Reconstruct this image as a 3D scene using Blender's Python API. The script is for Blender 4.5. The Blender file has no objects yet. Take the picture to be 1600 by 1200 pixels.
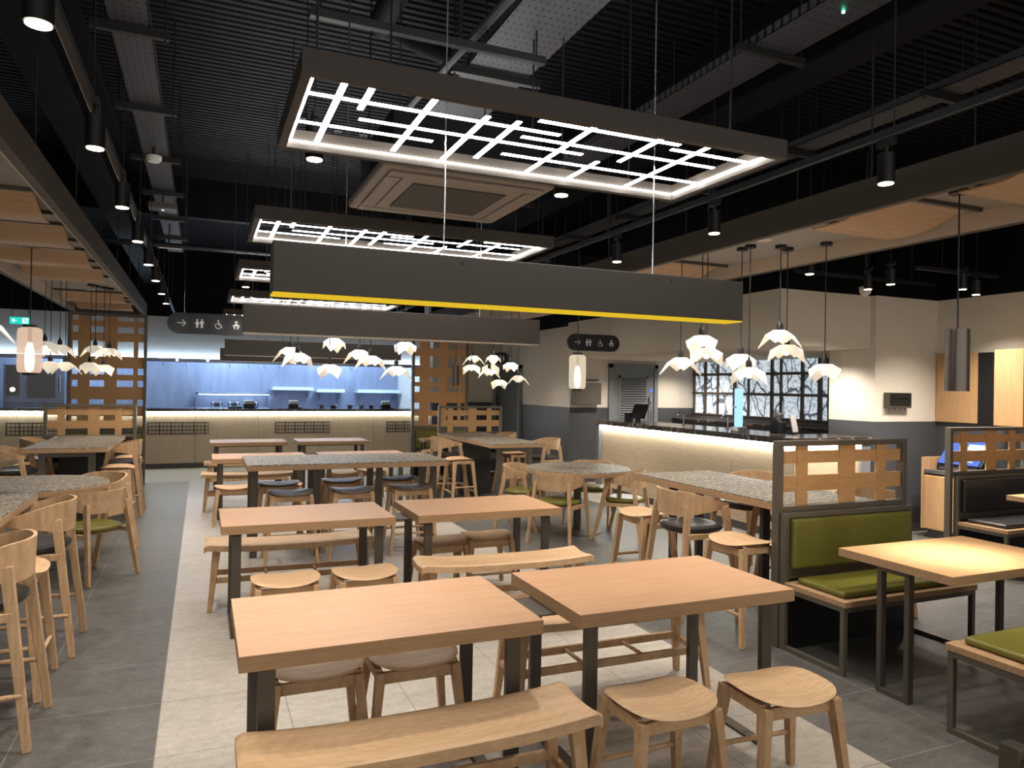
import bpy, bmesh, math, random
from mathutils import Vector, Matrix
random.seed(7)
PI = math.pi
C = bpy.context.scene.collection
SC = bpy.context.scene

# ------------------------------------------------------------------ camera, world, exposure
cam_d = bpy.data.cameras.new('camera'); cam = bpy.data.objects.new('camera', cam_d); C.objects.link(cam)
cam_d.sensor_fit = 'HORIZONTAL'; cam_d.sensor_width = 36.0; cam_d.lens = 36.0 * 1135.0 / 1600.0
cam_d.clip_start = 0.05; cam_d.clip_end = 100
_r = Vector((0.91959211, -0.39255175, 0.01592076)); _u = Vector((-0.01646648, 0.00197712, 0.99986246)); _w = Vector((0.39252924, 0.91972779, 0.0046458))
cam.matrix_world = Matrix(((_r.x, _u.x, -_w.x, 0), (_r.y, _u.y, -_w.y, 0), (_r.z, _u.z, -_w.z, 1.65), (0, 0, 0, 1)))
SC.camera = cam
W = bpy.data.worlds.new('world'); SC.world = W; W.use_nodes = True
W.node_tree.nodes['Background'].inputs[0].default_value = (1.0, 0.95, 0.88, 1)
W.node_tree.nodes['Background'].inputs[1].default_value = 0.55
SC.view_settings.view_transform = 'Standard'; SC.view_settings.look = 'None'
SC.view_settings.exposure = 1.2; SC.view_settings.gamma = 1.0
WARM = (1.0, 0.91, 0.81); COOL = (1.0, 0.98, 0.95)
SPOT_W = 38.0

# ------------------------------------------------------------------ materials
MAT = {}
def srgb(r, g, b):
    f = lambda c: (c / 255 / 12.92) if c <= 10 else ((c / 255 + 0.055) / 1.055) ** 2.4
    return (f(r), f(g), f(b), 1)
class NT:
    def __init__(s, name):
        s.m = bpy.data.materials.new(name); s.m.use_nodes = True
        s.t = s.m.node_tree; s.t.nodes.clear()
        s.out = s.n('ShaderNodeOutputMaterial'); MAT[name] = s.m
    def n(s, typ, **kw):
        nd = s.t.nodes.new(typ)
        for k, v in kw.items():
            if k.startswith('_'): nd.inputs[int(k[1:])].default_value = v
            else: setattr(nd, k, v)
        return nd
    def l(s, a, b): s.t.links.new(a, b)
    def math(s, op, a, b=None, c=None):
        nd = s.n('ShaderNodeMath', operation=op)
        for i, v in enumerate((a, b, c)):
            if v is None: continue
            if isinstance(v, (int, float)): nd.inputs[i].default_value = v
            else: s.l(v, nd.inputs[i])
        return nd.outputs[0]
    def mix(s, f, a, b):
        nd = s.n('ShaderNodeMix', data_type='RGBA')
        for i, v in ((0, f), (6, a), (7, b)):
            if isinstance(v, (int, float, tuple)): nd.inputs[i].default_value = v
            else: s.l(v, nd.inputs[i])
        return nd.outputs[2]
    def ramp(s, f, stops):
        nd = s.n('ShaderNodeValToRGB'); e = nd.color_ramp.elements
        while len(e) < len(stops): e.new(0.5)
        for x, (p, c) in zip(e, stops): x.position = p; x.color = c
        s.l(f, nd.inputs[0]); return nd.outputs[0]
    def coord(s, scale=(1, 1, 1), which='Object'):
        tc = s.n('ShaderNodeTexCoord'); mp = s.n('ShaderNodeMapping'); mp.inputs[3].default_value = scale
        s.l(tc.outputs[which], mp.inputs[0]); return mp.outputs[0]
    def noise(s, co, scale, detail=4, rough=0.55):
        nd = s.n('ShaderNodeTexNoise'); nd.inputs['Scale'].default_value = scale; nd.inputs['Detail'].default_value = detail
        nd.inputs['Roughness'].default_value = rough; s.l(co, nd.inputs['Vector']); return nd.outputs['Fac']
    def bsdf(s, col, rough=0.5, metal=0.0, bump=None, bs=0.1, em=None, es=0.0, spec=None):
        b = s.n('ShaderNodeBsdfPrincipled')
        if isinstance(col, tuple): b.inputs['Base Color'].default_value = col
        else: s.l(col, b.inputs['Base Color'])
        if isinstance(rough, (int, float)): b.inputs['Roughness'].default_value = rough
        else: s.l(rough, b.inputs['Roughness'])
        b.inputs['Metallic'].default_value = metal
        if spec is not None: b.inputs['Specular IOR Level'].default_value = spec
        if em: b.inputs['Emission Color'].default_value = em; b.inputs['Emission Strength'].default_value = es
        if bump is not None:
            bp = s.n('ShaderNodeBump'); bp.inputs['Strength'].default_value = bs; bp.inputs['Distance'].default_value = 0.01
            s.l(bump, bp.inputs['Height']); s.l(bp.outputs[0], b.inputs['Normal'])
        s.l(b.outputs[0], s.out.inputs[0]); return b

def plain(name, col, rough=0.5, metal=0.0, spec=None, vary=0.06):
    t = NT(name); nz = t.noise(t.coord(), 9.0)
    d = tuple(max(0, c * (1 - vary)) for c in col[:3]) + (1,); u = tuple(min(1, c * (1 + vary)) for c in col[:3]) + (1,)
    t.bsdf(t.mix(nz, d, u), rough, metal, spec=spec)
def wood(name, a, b, scale=(1.2, 14, 14), rough=0.45, rings=0.0):
    t = NT(name); co = t.coord(scale)
    n1 = t.noise(co, 3.0, 6, 0.6); n2 = t.noise(t.coord(tuple(x * 6 for x in scale)), 4.0, 3)
    f = t.math('MULTIPLY_ADD', n2, 0.35, t.math('MULTIPLY', n1, 0.8))
    if rings:
        wv = t.n('ShaderNodeTexWave', wave_type='RINGS', rings_direction='Z'); wv.inputs['Scale'].default_value = 6; wv.inputs['Distortion'].default_value = 5
        wv.inputs['Detail'].default_value = 2; wv.inputs['Detail Scale'].default_value = 0.8
        t.l(t.coord((1, 2.2, 1)), wv.inputs['Vector']); f = t.math('MULTIPLY_ADD', wv.outputs['Fac'], rings, f)
    c = t.ramp(f, [(0.32, a), (0.78, b)])
    t.bsdf(c, rough + .08, bump=n1, bs=0.04, spec=0.32)
def emit(name, col, st):
    t = NT(name); e = t.n('ShaderNodeEmission'); e.inputs[0].default_value = tuple(col[:3]) + (1,); e.inputs[1].default_value = st
    t.l(e.outputs[0], t.out.inputs[0])

wood('table_laminate', srgb(182, 138, 102), srgb(204, 162, 126), (1.0, 22, 22), 0.38)
wood('table_edge', srgb(148, 116, 84), srgb(178, 144, 108), (1.4, 20, 30), 0.5)
wood('oak', srgb(164, 128, 92), srgb(198, 164, 126), (3, 9, 3), 0.45, 0.12)
wood('oak_seat', srgb(174, 138, 100), srgb(206, 172, 134), (1.5, 12, 6), 0.42, 0.07)
wood('oak_panel', srgb(150, 104, 62), srgb(178, 130, 84), (2, 16, 2), 0.5)
wood('lattice_wood', srgb(170, 130, 84), srgb(192, 152, 106), (3, 3, 16), 0.5)
wood('tall_lattice_wood', srgb(176, 134, 90), srgb(196, 154, 110), (16, 3, 3), 0.5)
wood('wave_veneer', srgb(168, 138, 108), srgb(194, 164, 132), (1, 26, 8), 0.45)
wood('cabinet_wood', srgb(172, 134, 92), srgb(192, 154, 112), (14, 14, 1.2), 0.45)
wood('counter_veneer', srgb(176, 156, 130), srgb(202, 184, 158), (22, 22, 1.2), 0.45)
wood('bar_veneer', srgb(182, 160, 130), srgb(208, 188, 160), (2, 2, 26), 0.45)
wood('cabinet_top', srgb(186, 142, 96), srgb(214, 172, 124), (1.0, 22, 22), 0.38)
plain('bronze_metal', srgb(84, 77, 68), 0.42, 0.35)
plain('frame_metal', srgb(98, 91, 80), 0.45, 0.3)
plain('dark_panel', srgb(40, 36, 32), 0.5)
plain('black', srgb(16, 16, 17), 0.5)
plain('board_paint', srgb(66, 59, 52), 0.6)
emit('board_yellow', (0.95, 0.62, 0.03), 0.36)
plain('board_lip', srgb(196, 186, 170), 0.5)
plain('soffit_paint', srgb(150, 146, 140), 0.7)
plain('fascia_paint', srgb(74, 69, 63), 0.65)
plain('fascia_inner', srgb(190, 175, 158), 0.6)
plain('green_leather', srgb(108, 104, 42), 0.36)
plain('black_leather', srgb(44, 42, 42), 0.35)
plain('grey_leather', srgb(76, 70, 67), 0.36)
plain('cream_wall', srgb(212, 203, 187), 0.8)
plain('white_wall', srgb(190, 182, 174), 0.8)
plain('dark_wainscot', srgb(74, 74, 76), 0.45)
plain('grey_door', srgb(118, 120, 122), 0.45)
plain('black_paint', srgb(8, 8, 9), 0.7, spec=0.12)
plain('tray_metal', srgb(40, 41, 46), 0.5, 0.4)
plain('appliance_grey', srgb(150, 148, 146), 0.4)
plain('ac_plastic', srgb(138, 134, 128), 0.5)
plain('ac_dark', srgb(60, 58, 55), 0.6)
plain('white_plastic', srgb(205, 202, 196), 0.4)
plain('sign_black', srgb(30, 31, 33), 0.45)
plain('sign_disc', srgb(36, 37, 39), 0.35)
plain('shelf_steel', srgb(205, 214, 222), 0.4)
plain('chrome', srgb(190, 190, 195), 0.2, 0.9)
plain('pendant_steel', srgb(104, 96, 90), 0.3, 0.85)
plain('plinth', srgb(86, 84, 82), 0.5)
plain('dark_glass', srgb(26, 30, 38), 0.12)
plain('icon_white', srgb(235, 235, 235), 0.5)
emit('led_white', COOL, 13.0)
emit('led_strip', (0.97, 1.0, 0.93), 38.0)
emit('led_blue', (0.55, 0.78, 1.0), 13.0)
emit('bulb_glow', (1.0, 0.86, 0.62), 1.6)
emit('lamp_lens', (1.0, 0.84, 0.56), 8.0)
emit('lamp_core', (1.0, 0.84, 0.55), 5.0)
emit('exit_green', (0.02, 0.72, 0.60), .45)
emit('exit_white', (0.85, 1.0, 0.97), .6)
emit('screen_blue', (0.16, 0.30, 0.95), .4)
emit('screen_white', (0.72, 0.80, 1.0), .6)
emit('green_led', (0.1, 1.0, 0.5), 6.0)
emit('blue_column', (0.36, 0.66, 1.0), 0.62)
emit('icon_lit', (0.9, 0.95, 1.0), 0.9)

def m_shade(name, col, es):
    t = NT(name); nz = t.noise(t.coord(), 22.0, 3)
    c = t.mix(nz, tuple(x * 0.9 for x in col) + (1,), tuple(col) + (1,))
    b = t.bsdf(srgb(240, 232, 215), 0.7); t.l(c, b.inputs['Emission Color']); b.inputs['Emission Strength'].default_value = es
m_shade('lamp_shade', (1.0, 0.91, 0.76), 0.17)
def m_lantern(name, col, es, tr):
    t = NT(name); e = t.n('ShaderNodeEmission'); e.inputs[0].default_value = tuple(col) + (1,); e.inputs[1].default_value = es
    tp = t.n('ShaderNodeBsdfTransparent'); mx = t.n('ShaderNodeMixShader'); mx.inputs[0].default_value = 1 - tr
    t.l(tp.outputs[0], mx.inputs[1]); t.l(e.outputs[0], mx.inputs[2]); t.l(mx.outputs[0], t.out.inputs[0])
m_lantern('peach_glass', (1.0, 0.70, 0.50), 0.34, 0.30)
m_lantern('amber_glass', (1.0, 0.84, 0.60), 0.34, 0.30)

def m_terrazzo():
    t = NT('terrazzo'); v = t.n('ShaderNodeTexVoronoi'); v.inputs['Scale'].default_value = 75; t.l(t.coord(), v.inputs['Vector'])
    sx = t.n('ShaderNodeSeparateColor'); t.l(v.outputs['Color'], sx.inputs[0])
    c = t.ramp(sx.outputs[0], [(0.0, srgb(54, 48, 40)), (0.35, srgb(90, 81, 68)), (0.65, srgb(116, 106, 92)), (0.9, srgb(168, 160, 146))])
    t.bsdf(c, 0.45, spec=0.3)
m_terrazzo()
def m_tile(name, a, b, grout):
    t = NT(name); tc = t.n('ShaderNodeTexCoord'); sp = t.n('ShaderNodeSeparateXYZ'); t.l(tc.outputs['Object'], sp.inputs[0])
    fx = t.math('FRACT', t.math('DIVIDE', t.math('ADD', sp.outputs[0], 0.168 + 6 * 0.597), 0.597))
    fy = t.math('FRACT', t.math('DIVIDE', t.math('ADD', sp.outputs[1], 6.02 - 3.535), 0.602))
    g = t.math('MAXIMUM', t.math('LESS_THAN', fx, 0.0075), t.math('LESS_THAN', fy, 0.0075))
    n1 = t.noise(t.coord((1, 2.2, 1)), 2.6, 8, 0.62); n2 = t.noise(t.coord((1, 1.6, 1)), 14.0, 6, 0.7)
    n3 = t.noise(t.coord(), 60.0, 3, 0.6); f = t.math('MULTIPLY_ADD', n3, 0.25, t.math('MULTIPLY_ADD', n2, 0.5, t.math('MULTIPLY', n1, 0.3)))
    c = t.mix(g, t.ramp(f, [(0.4, a), (0.66, b)]), grout)
    t.bsdf(c, t.math('MULTIPLY_ADD', n1, 0.15, 0.36))
m_tile('light_tile', srgb(146, 139, 128), srgb(178, 171, 159), srgb(108, 103, 96))
m_tile('dark_tile', srgb(68, 66, 63), srgb(102, 99, 94), srgb(128, 126, 122))
def m_marble():
    t = NT('black_marble'); n = t.noise(t.coord(), 1.6, 8, 0.62)
    v = t.math('ABSOLUTE', t.math('SUBTRACT', n, 0.5)); c = t.ramp(v, [(0.0, srgb(150, 140, 130)), (0.012, srgb(52, 44, 38)), (0.2, srgb(34, 29, 26))])
    t.bsdf(c, 0.15)
m_marble()
def m_steel():
    t = NT('brushed_steel'); n = t.noise(t.coord((3, 3, 0.6)), 2.0, 4); n2 = t.noise(t.coord((60, 60, 1)), 3, 2)
    c = t.mix(t.math('MULTIPLY_ADD', n, 0.7, t.math('MULTIPLY', n2, 0.25)), srgb(112, 122, 150), srgb(176, 184, 208))
    t.bsdf(c, 0.42, 0.75)
m_steel()
def m_deck():
    t = NT('deck_paint'); n = t.noise(t.coord((0.5, 3, 1)), 1.5, 4)
    t.bsdf(t.mix(n, srgb(9, 10, 14), srgb(16, 18, 26)), 0.6, 0.0, spec=0.12)
m_deck()
def m_perf():
    t = NT('perforated_tray'); tc = t.n('ShaderNodeTexCoord'); sp = t.n('ShaderNodeSeparateXYZ'); t.l(tc.outputs['Object'], sp.inputs[0])
    fx = t.math('FRACT', t.math('MULTIPLY', sp.outputs[0], 26)); fy = t.math('FRACT', t.math('MULTIPLY', sp.outputs[1], 16))
    h = t.math('MULTIPLY', t.math('LESS_THAN', fx, 0.36), t.math('LESS_THAN', fy, 0.34))
    t.bsdf(t.mix(h, srgb(54, 54, 60), srgb(6, 6, 8)), 0.5, 0.3)
m_perf()
def m_frost():
    t = NT('frosted_tree_glass'); co = t.coord((1, 1, 1)); nz = t.n('ShaderNodeTexNoise'); nz.inputs['Scale'].default_value = 1.6; nz.inputs['Detail'].default_value = 3
    t.l(co, nz.inputs['Vector'])
    vm = t.n('ShaderNodeVectorMath', operation='MULTIPLY_ADD'); t.l(nz.outputs['Color'], vm.inputs[0]); vm.inputs[1].default_value = (0.55, 0.55, 0.55); t.l(co, vm.inputs[2])
    mp = t.n('ShaderNodeMapping'); mp.inputs[3].default_value = (1, 2.9, 1.5); t.l(vm.outputs[0], mp.inputs[0])
    v = t.n('ShaderNodeTexVoronoi', feature='DISTANCE_TO_EDGE'); v.inputs['Scale'].default_value = 1.35; t.l(mp.outputs[0], v.inputs['Vector'])
    br = t.ramp(v.outputs['Distance'], [(0.0, (1, 1, 1, 1)), (0.028, (1, 1, 1, 1)), (0.045, (0, 0, 0, 1))])
    n2 = t.noise(t.coord((1, 1.4, 3.0)), 7.5, 5, 0.6); lf = t.ramp(n2, [(0.5, (0, 0, 0, 1)), (0.56, (1, 1, 1, 1))])
    n3 = t.noise(co, 2.5, 2)
    base = t.mix(n3, (0.62, 0.74, 0.86, 1), (0.88, 0.95, 1.0, 1))
    c = t.mix(t.math('MULTIPLY', lf, 0.7), base, (0.26, 0.34, 0.42, 1)); c = t.mix(br, c, (0.10, 0.12, 0.15, 1))
    b = t.bsdf(srgb(160, 170, 180), 0.6); t.l(c, b.inputs['Emission Color']); b.inputs['Emission Strength'].default_value = 0.30; t.l(c, b.inputs['Base Color'])
m_frost()
def m_deckglass():
    t = NT('clear_plastic'); b = t.bsdf(srgb(200, 210, 215), 0.1); b.inputs['Alpha'].default_value = 0.35
m_deckglass()

# ------------------------------------------------------------------ mesh builder
class MB:
    def __init__(s): s.v = []; s.f = []; s.mi = []; s.k = 0
    def add(s, vs, fs):
        o = len(s.v); s.v += [tuple(v) for v in vs]; s.f += [tuple(i + o for i in f) for f in fs]; s.mi += [s.k] * len(fs); return s
    def box(s, x0, x1, y0, y1, z0, z1):
        vs = [(x, y, z) for z in (z0, z1) for y in (y0, y1) for x in (x0, x1)]
        return s.add(vs, [(0, 2, 3, 1), (4, 5, 7, 6), (0, 1, 5, 4), (2, 6, 7, 3), (0, 4, 6, 2), (1, 3, 7, 5)])
    def bar(s, p, q, w, d, w2=None, d2=None, up=(0, 1, 0)):
        p = Vector(p); q = Vector(q); a = (q - p).normalized(); u = Vector(up)
        if abs(a.dot(u)) > 0.98: u = Vector((1, 0, 0))
        x = a.cross(u).normalized(); y = x.cross(a).normalized(); w2 = w2 or w; d2 = d2 or d
        vs = [p + x * i * w / 2 + y * j * d / 2 for j in (-1, 1) for i in (-1, 1)] + [q + x * i * w2 / 2 + y * j * d2 / 2 for j in (-1, 1) for i in (-1, 1)]
        return s.add(vs, [(0, 2, 3, 1), (4, 5, 7, 6), (0, 1, 5, 4), (2, 6, 7, 3), (0, 4, 6, 2), (1, 3, 7, 5)])
    def tube(s, p, q, r, r2=None, n=10):
        p = Vector(p); q = Vector(q); a = (q - p).normalized(); u = Vector((0, 0, 1)) if abs(a.z) < 0.9 else Vector((1, 0, 0))
        x = a.cross(u).normalized(); y = x.cross(a).normalized(); r2 = r if r2 is None else r2
        vs = [p + (x * math.cos(2 * PI * i / n) + y * math.sin(2 * PI * i / n)) * r for i in range(n)] + [q + (x * math.cos(2 * PI * i / n) + y * math.sin(2 * PI * i / n)) * r2 for i in range(n)]
        fs = [(i, (i + 1) % n, n + (i + 1) % n, n + i) for i in range(n)] + [tuple(range(n))[::-1], tuple(range(n, 2 * n))]
        return s.add(vs, fs)
    def lathe(s, prof, n=28, c=(0, 0, 0)):
        vs = [(c[0] + r * math.cos(2 * PI * i / n), c[1] + r * math.sin(2 * PI * i / n), c[2] + z) for r, z in prof for i in range(n)]
        fs = [(k * n + i, k * n + (i + 1) % n, (k + 1) * n + (i + 1) % n, (k + 1) * n + i) for k in range(len(prof) - 1) for i in range(n)]
        fs += [tuple(range(n))[::-1], tuple(range((len(prof) - 1) * n, len(prof) * n))]
        return s.add(vs, fs)
    def prism(s, poly, y0, y1):           # polygon in x,z extruded along y
        n = len(poly); vs = [(x, y0, z) for x, z in poly] + [(x, y1, z) for x, z in poly]
        return s.add(vs, [tuple(range(n)), tuple(range(n, 2 * n))[::-1]] + [(i, n + i, n + (i + 1) % n, (i + 1) % n) for i in range(n)])
    def disc_slab(s, outline, top, thick, rings=6, edge=0.006):  # rounded slab from an outline r(theta)
        n = len(outline); vs = []; fs = []
        rr = [0.0] + [(k / rings) ** 0.8 * 0.985 for k in range(1, rings + 1)]
        for sgn in (1, -1):
            for k, q in enumerate(rr[1:]):
                for (x, y) in outline:
                    z = top(x * q, y * q); e = edge if k == rings - 1 else 0
                    vs.append((x * q, y * q, z - e if sgn > 0 else z - thick + e))
            vs.append((0, 0, top(0, 0) - (0 if sgn > 0 else thick)))
        m = rings * n + 1
        for s_, o in ((1, 0), (-1, m)):
            for k in range(rings - 1):
                for i in range(n):
                    f = (o + k * n + i, o + (k + 1) * n + i, o + (k + 1) * n + (i + 1) % n, o + k * n + (i + 1) % n)
                    fs.append(f if s_ > 0 else f[::-1])
            for i in range(n):
                f = (o + rings * n, o + i, o + (i + 1) % n); fs.append(f if s_ > 0 else f[::-1])
        b0 = len(vs)
        for (x, y) in outline: vs.append((x, y, top(x, y) - thick / 2))
        t0 = (rings - 1) * n; l0 = m + (rings - 1) * n
        for i in range(n):
            j = (i + 1) % n
            fs.append((t0 + i, b0 + i, b0 + j, t0 + j)); fs.append((b0 + i, l0 + i, l0 + j, b0 + j))
        return s.add(vs, fs)
    def sheet(s, fn, nu, nv, thick, nrm=(0, 0, 1)):
        N = Vector(nrm) * thick; P = [[Vector(fn(i / nu, j / nv)) for j in range(nv + 1)] for i in range(nu + 1)]
        vs = [p for r_ in P for p in r_] + [p - N for r_ in P for p in r_]; M = (nu + 1) * (nv + 1); I = lambda i, j: i * (nv + 1) + j
        fs = []
        for i in range(nu):
            for j in range(nv):
                f = (I(i, j), I(i + 1, j), I(i + 1, j + 1), I(i, j + 1)); fs.append(f); fs.append(tuple(M + k for k in f[::-1]))
        for i in range(nu):
            for j, o in ((0, 0), (nv, 1)):
                f = (I(i, j), M + I(i, j), M + I(i + 1, j), I(i + 1, j)); fs.append(f if not o else f[::-1])
        for j in range(nv):
            for i, o in ((0, 1), (nu, 0)):
                f = (I(i, j), M + I(i, j), M + I(i, j + 1), I(i, j + 1)); fs.append(f if not o else f[::-1])
        return s.add(vs, fs)
    def build(s, name, mats, parent=None, bevel=0.0, smooth=False, loc=None, seg=2):
        me = bpy.data.meshes.new(name); me.from_pydata([tuple(v) for v in s.v], [], s.f)
        if isinstance(mats, str): mats = [mats]
        for m in mats: me.materials.append(MAT[m])
        bm = bmesh.new(); bm.from_mesh(me)
        for f, k in zip(bm.faces, s.mi): f.material_index = k
        bmesh.ops.recalc_face_normals(bm, faces=bm.faces)
        if bevel:
            ed = [e for e in bm.edges if len(e.link_faces) == 2 and e.calc_face_angle(0) > 0.6]
            bmesh.ops.bevel(bm, geom=ed, offset=bevel, segments=seg, affect='EDGES', profile=0.5, clamp_overlap=True)
        if smooth:
            for f in bm.faces: f.smooth = True
            for e in bm.edges:
                if len(e.link_faces) == 2 and e.calc_face_angle(0) > 0.75: e.smooth = False
        bm.to_mesh(me); bm.free()
        o = bpy.data.objects.new(name, me); C.objects.link(o)
        if parent: o.parent = parent
        if loc: o.location = loc
        return o
def B(*a): return MB().box(*a)
def thing(name, label, cat, loc=(0, 0, 0), rz=0.0, group=None):
    o = bpy.data.objects.new(name, None); C.objects.link(o); o.empty_display_size = 0.1
    o.location = loc; o.rotation_euler = (0, 0, rz); return tag(o, label, cat, group)
def tag(o, label, cat, group=None):
    o['label'] = label; o['category'] = cat
    if group: o['group'] = group
    return o
def struct(o): o['kind'] = 'structure'; return o
def copy_tree(o, parent=None):
    c = o.copy(); C.objects.link(c); c.parent = parent
    for ch in list(o.children): copy_tree(ch, c)
    return c
_used = set()
def place(proto, loc, rz=0.0, label=None, group=None):
    o = proto if proto.name not in _used else copy_tree(proto)
    _used.add(proto.name); _used.add(o.name)
    o.location = loc; o.rotation_euler = (0, 0, rz)
    if label: o['label'] = label
    if group: o['group'] = group
    return o
def spot(parent, loc, power, size=1.5, blend=0.8, col=WARM, aim=(0, 0, -1), rad=0.04):
    d = bpy.data.lights.new('lamp_light', 'SPOT'); d.energy = power; d.color = col; d.spot_size = size; d.spot_blend = blend; d.shadow_soft_size = rad
    o = bpy.data.objects.new('lamp_light', d); C.objects.link(o); o.location = loc
    o.rotation_euler = Vector(aim).to_track_quat('-Z', 'Y').to_euler()
    if parent: o.parent = parent
    return o
def point(parent, loc, power, col=WARM, rad=0.05):
    d = bpy.data.lights.new('lamp_light', 'POINT'); d.energy = power; d.color = col; d.shadow_soft_size = rad
    o = bpy.data.objects.new('lamp_light', d); C.objects.link(o); o.location = loc
    if parent: o.parent = parent
    return o
def area(parent, loc, sx, sy, power, col, aim):
    d = bpy.data.lights.new('strip_light', 'AREA'); d.shape = 'RECTANGLE'; d.size = sx; d.size_y = sy; d.energy = power; d.color = col
    o = bpy.data.objects.new('strip_light', d); C.objects.link(o); o.location = loc
    o.rotation_euler = Vector(aim).to_track_quat('-Z', 'Y').to_euler()
    if parent: o.parent = parent
    return o

# ------------------------------------------------------------------ the setting
XL, XR, Y0, Y1, ZD = -8.0, 12.0, -3.5, 18.6, 4.25
fl = MB()
xs = [XL, -0.168, 2.817, 5.3, XR]
def fq(x0, x1, y0, y1, k): fl.k = k; fl.add([(x0, y0, 0), (x1, y0, 0), (x1, y1, 0), (x0, y1, 0)], [(0, 1, 2, 3)])
fq(XL, -0.168, Y0, 13.24, 1); fq(-0.168, 2.817, Y0, 13.24, 0); fq(2.817, 5.3, Y0, 13.24, 1); fq(5.3, XR, 6.05, 13.24, 0); fq(5.3, XR, Y0, 6.05, 1); fq(XL, XR, 13.24, Y1, 0)
struct(fl.build('floor', ['light_tile', 'dark_tile']))
dk = MB(); pr = []; y = Y0
while y < Y1:
    pr += [(y, ZD), (y + 0.042, ZD), (y + 0.05, ZD + 0.025), (y + 0.07, ZD + 0.025)]; y += 0.08
for x in (XL, XR): dk.v += [(x, a, z) for a, z in pr]
n = len(pr); dk.f = [(i, i + 1, n + i + 1, n + i) for i in range(n - 1)]; dk.mi = [0] * (n - 1)
struct(dk.build('ceiling', 'deck_paint'))
def wallbox(name, x0, x1, y0, y1, split=1.317, top=2.79, up='cream_wall', z0=0.0):
    m = MB(); m.k = 1
    if z0 < split: m.box(x0, x1, y0, y1, z0, split)
    m.k = 0; m.box(x0, x1, y0, y1, max(split, z0), top); m.k = 2; m.box(x0, x1, y0, y1, top, ZD)
    return struct(m.build(name, [up, 'dark_wainscot', 'black_paint']))
wallbox('wall_pier', 7.215, 8.9, 6.127, 6.8)
wallbox('wall_right', 8.26, 8.5, Y0, 6.127)
wallbox('wall_corridor', 5.9, 6.0, 11.25, 15.0, top=2.74)
wallbox('wall_service', 6.0, 9.0, 11.25, 11.4, top=2.74)
wallbox('wall_far', 4.55, 5.9, 15.0, 15.2)
m = MB(); m.k = 0; m.box(XL, 4.55, 15.72, 15.95, 2.13, 2.93); m.k = 2; m.box(XL, 4.55, 15.72, 15.95, 2.93, ZD); struct(m.build('wall_kitchen_bulkhead', ['white_wall', 'dark_wainscot', 'black_paint']))
m = MB(); m.box(XL, 4.55, 18.0, 18.1, 0, ZD)
for x in (-4.4, -2.9, -1.35, 0.35, 1.95, 3.5): m.box(x, x + 0.012, 17.992, 18.0, 0, ZD)
struct(m.build('wall_kitchen', 'brushed_steel'))
m = MB(); m.box(4.55, 4.65, 15.2, 18.0, 0, ZD); struct(m.build('wall_kitchen_side', 'white_wall'))
m = MB(); m.box(XL - 0.1, XL, Y0, Y1, 0, ZD); struct(m.build('wall_left', 'black_paint'))
# window wall behind the bar
m = MB(); m.k = 1; m.box(8.5, 8.6, 6.8, 11.25, 0, 1.2); m.k = 0; m.box(8.5, 8.6, 6.8, 8.0, 1.2, 2.2); m.box(8.5, 8.6, 6.8, 11.25, 2.2, 2.79); m.k = 2; m.box(8.5, 8.6, 6.8, 11.25, 2.79, ZD)
struct(m.build('wall_window', ['cream_wall', 'dark_wainscot', 'black_paint']))
m = MB(); m.box(8.54, 8.555, 8.0, 11.25, 1.2, 2.2); wn = struct(m.build('window_1', 'frosted_tree_glass'))
m = MB()
for z in (1.21, 1.6, 1.94, 2.19): m.box(8.50, 8.56, 8.0, 11.25, z - 0.022, z + 0.022)
for yy, w_ in ((8.03, .03), (8.2, .07), (8.55, .05), (9.0, .035), (9.2, .05), (9.75, .03), (10.1, .06), (10.55, .03), (10.9, .05), (11.22, .03)):
    m.box(8.505, 8.562, yy - w_ / 2, yy + w_ / 2, 1.2, 2.2)
fr = m.build('window_frame', 'bronze_metal', wn)
# bulkhead over the bar
m = MB(); m.k = 0; m.box(5.85, 9.0, 6.2, 11.25, 2.17, 2.79); m.k = 1; m.box(5.85, 9.0, 6.2, 11.25, 2.79, ZD)
struct(m.build('wall_bar_bulkhead', ['cream_wall', 'black_paint']))
m = MB(); m.box(XL, 9, 10.1, 10.22, 3.75, ZD); struct(m.build('trim_1', 'black_paint'))
for k, (a) in enumerate([(7.2, 8.26, 6.112, 6.127), (8.245, 8.26, 5.9, 6.127)]):
    m = MB(); m.box(a[0], a[1], a[2], a[3], 0, 0.1); struct(m.build('baseboard_right' if k == 0 else 'baseboard_side', 'plinth'))
# grey service door with louvre
m = MB(); m.box(6.66, 6.735, 11.19, 11.25, 0, 2.1); m.box(7.61, 7.69, 11.19, 11.25, 0, 2.1); m.box(6.66, 7.69, 11.19, 11.25, 2.03, 2.11)
d1 = struct(m.build('door_1', 'grey_door', bevel=0.004))
B(6.735, 7.61, 11.215, 11.245, 0.02, 2.03).build('door_leaf', 'grey_door', d1)
m = MB(); m.box(6.86, 7.47, 11.2, 11.214, 1.0, 1.04); m.box(6.86, 7.47, 11.2, 11.214, 1.86, 1.9); m.box(6.86, 6.9, 11.2, 11.214, 1, 1.9); m.box(7.43, 7.47, 11.2, 11.214, 1, 1.9)
for i in range(19): m.bar((6.9, 11.205, 1.06 + i * 0.0435), (7.43, 11.205, 1.06 + i * 0.0435), 0.03, 0.006, up=(0, 1, -1))
m.build('louvre', 'grey_door', d1)
m = MB(); m.tube((7.53, 11.17, 0.95), (7.53, 11.17, 1.35), 0.012); m.box(7.50, 7.56, 11.18, 11.215, 1.42, 1.52); m.build('door_handle', 'chrome', d1)
B(7.52, 7.58, 11.205, 11.214, 1.6, 1.66).build('push_plate', 'screen_blue', d1)
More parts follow.
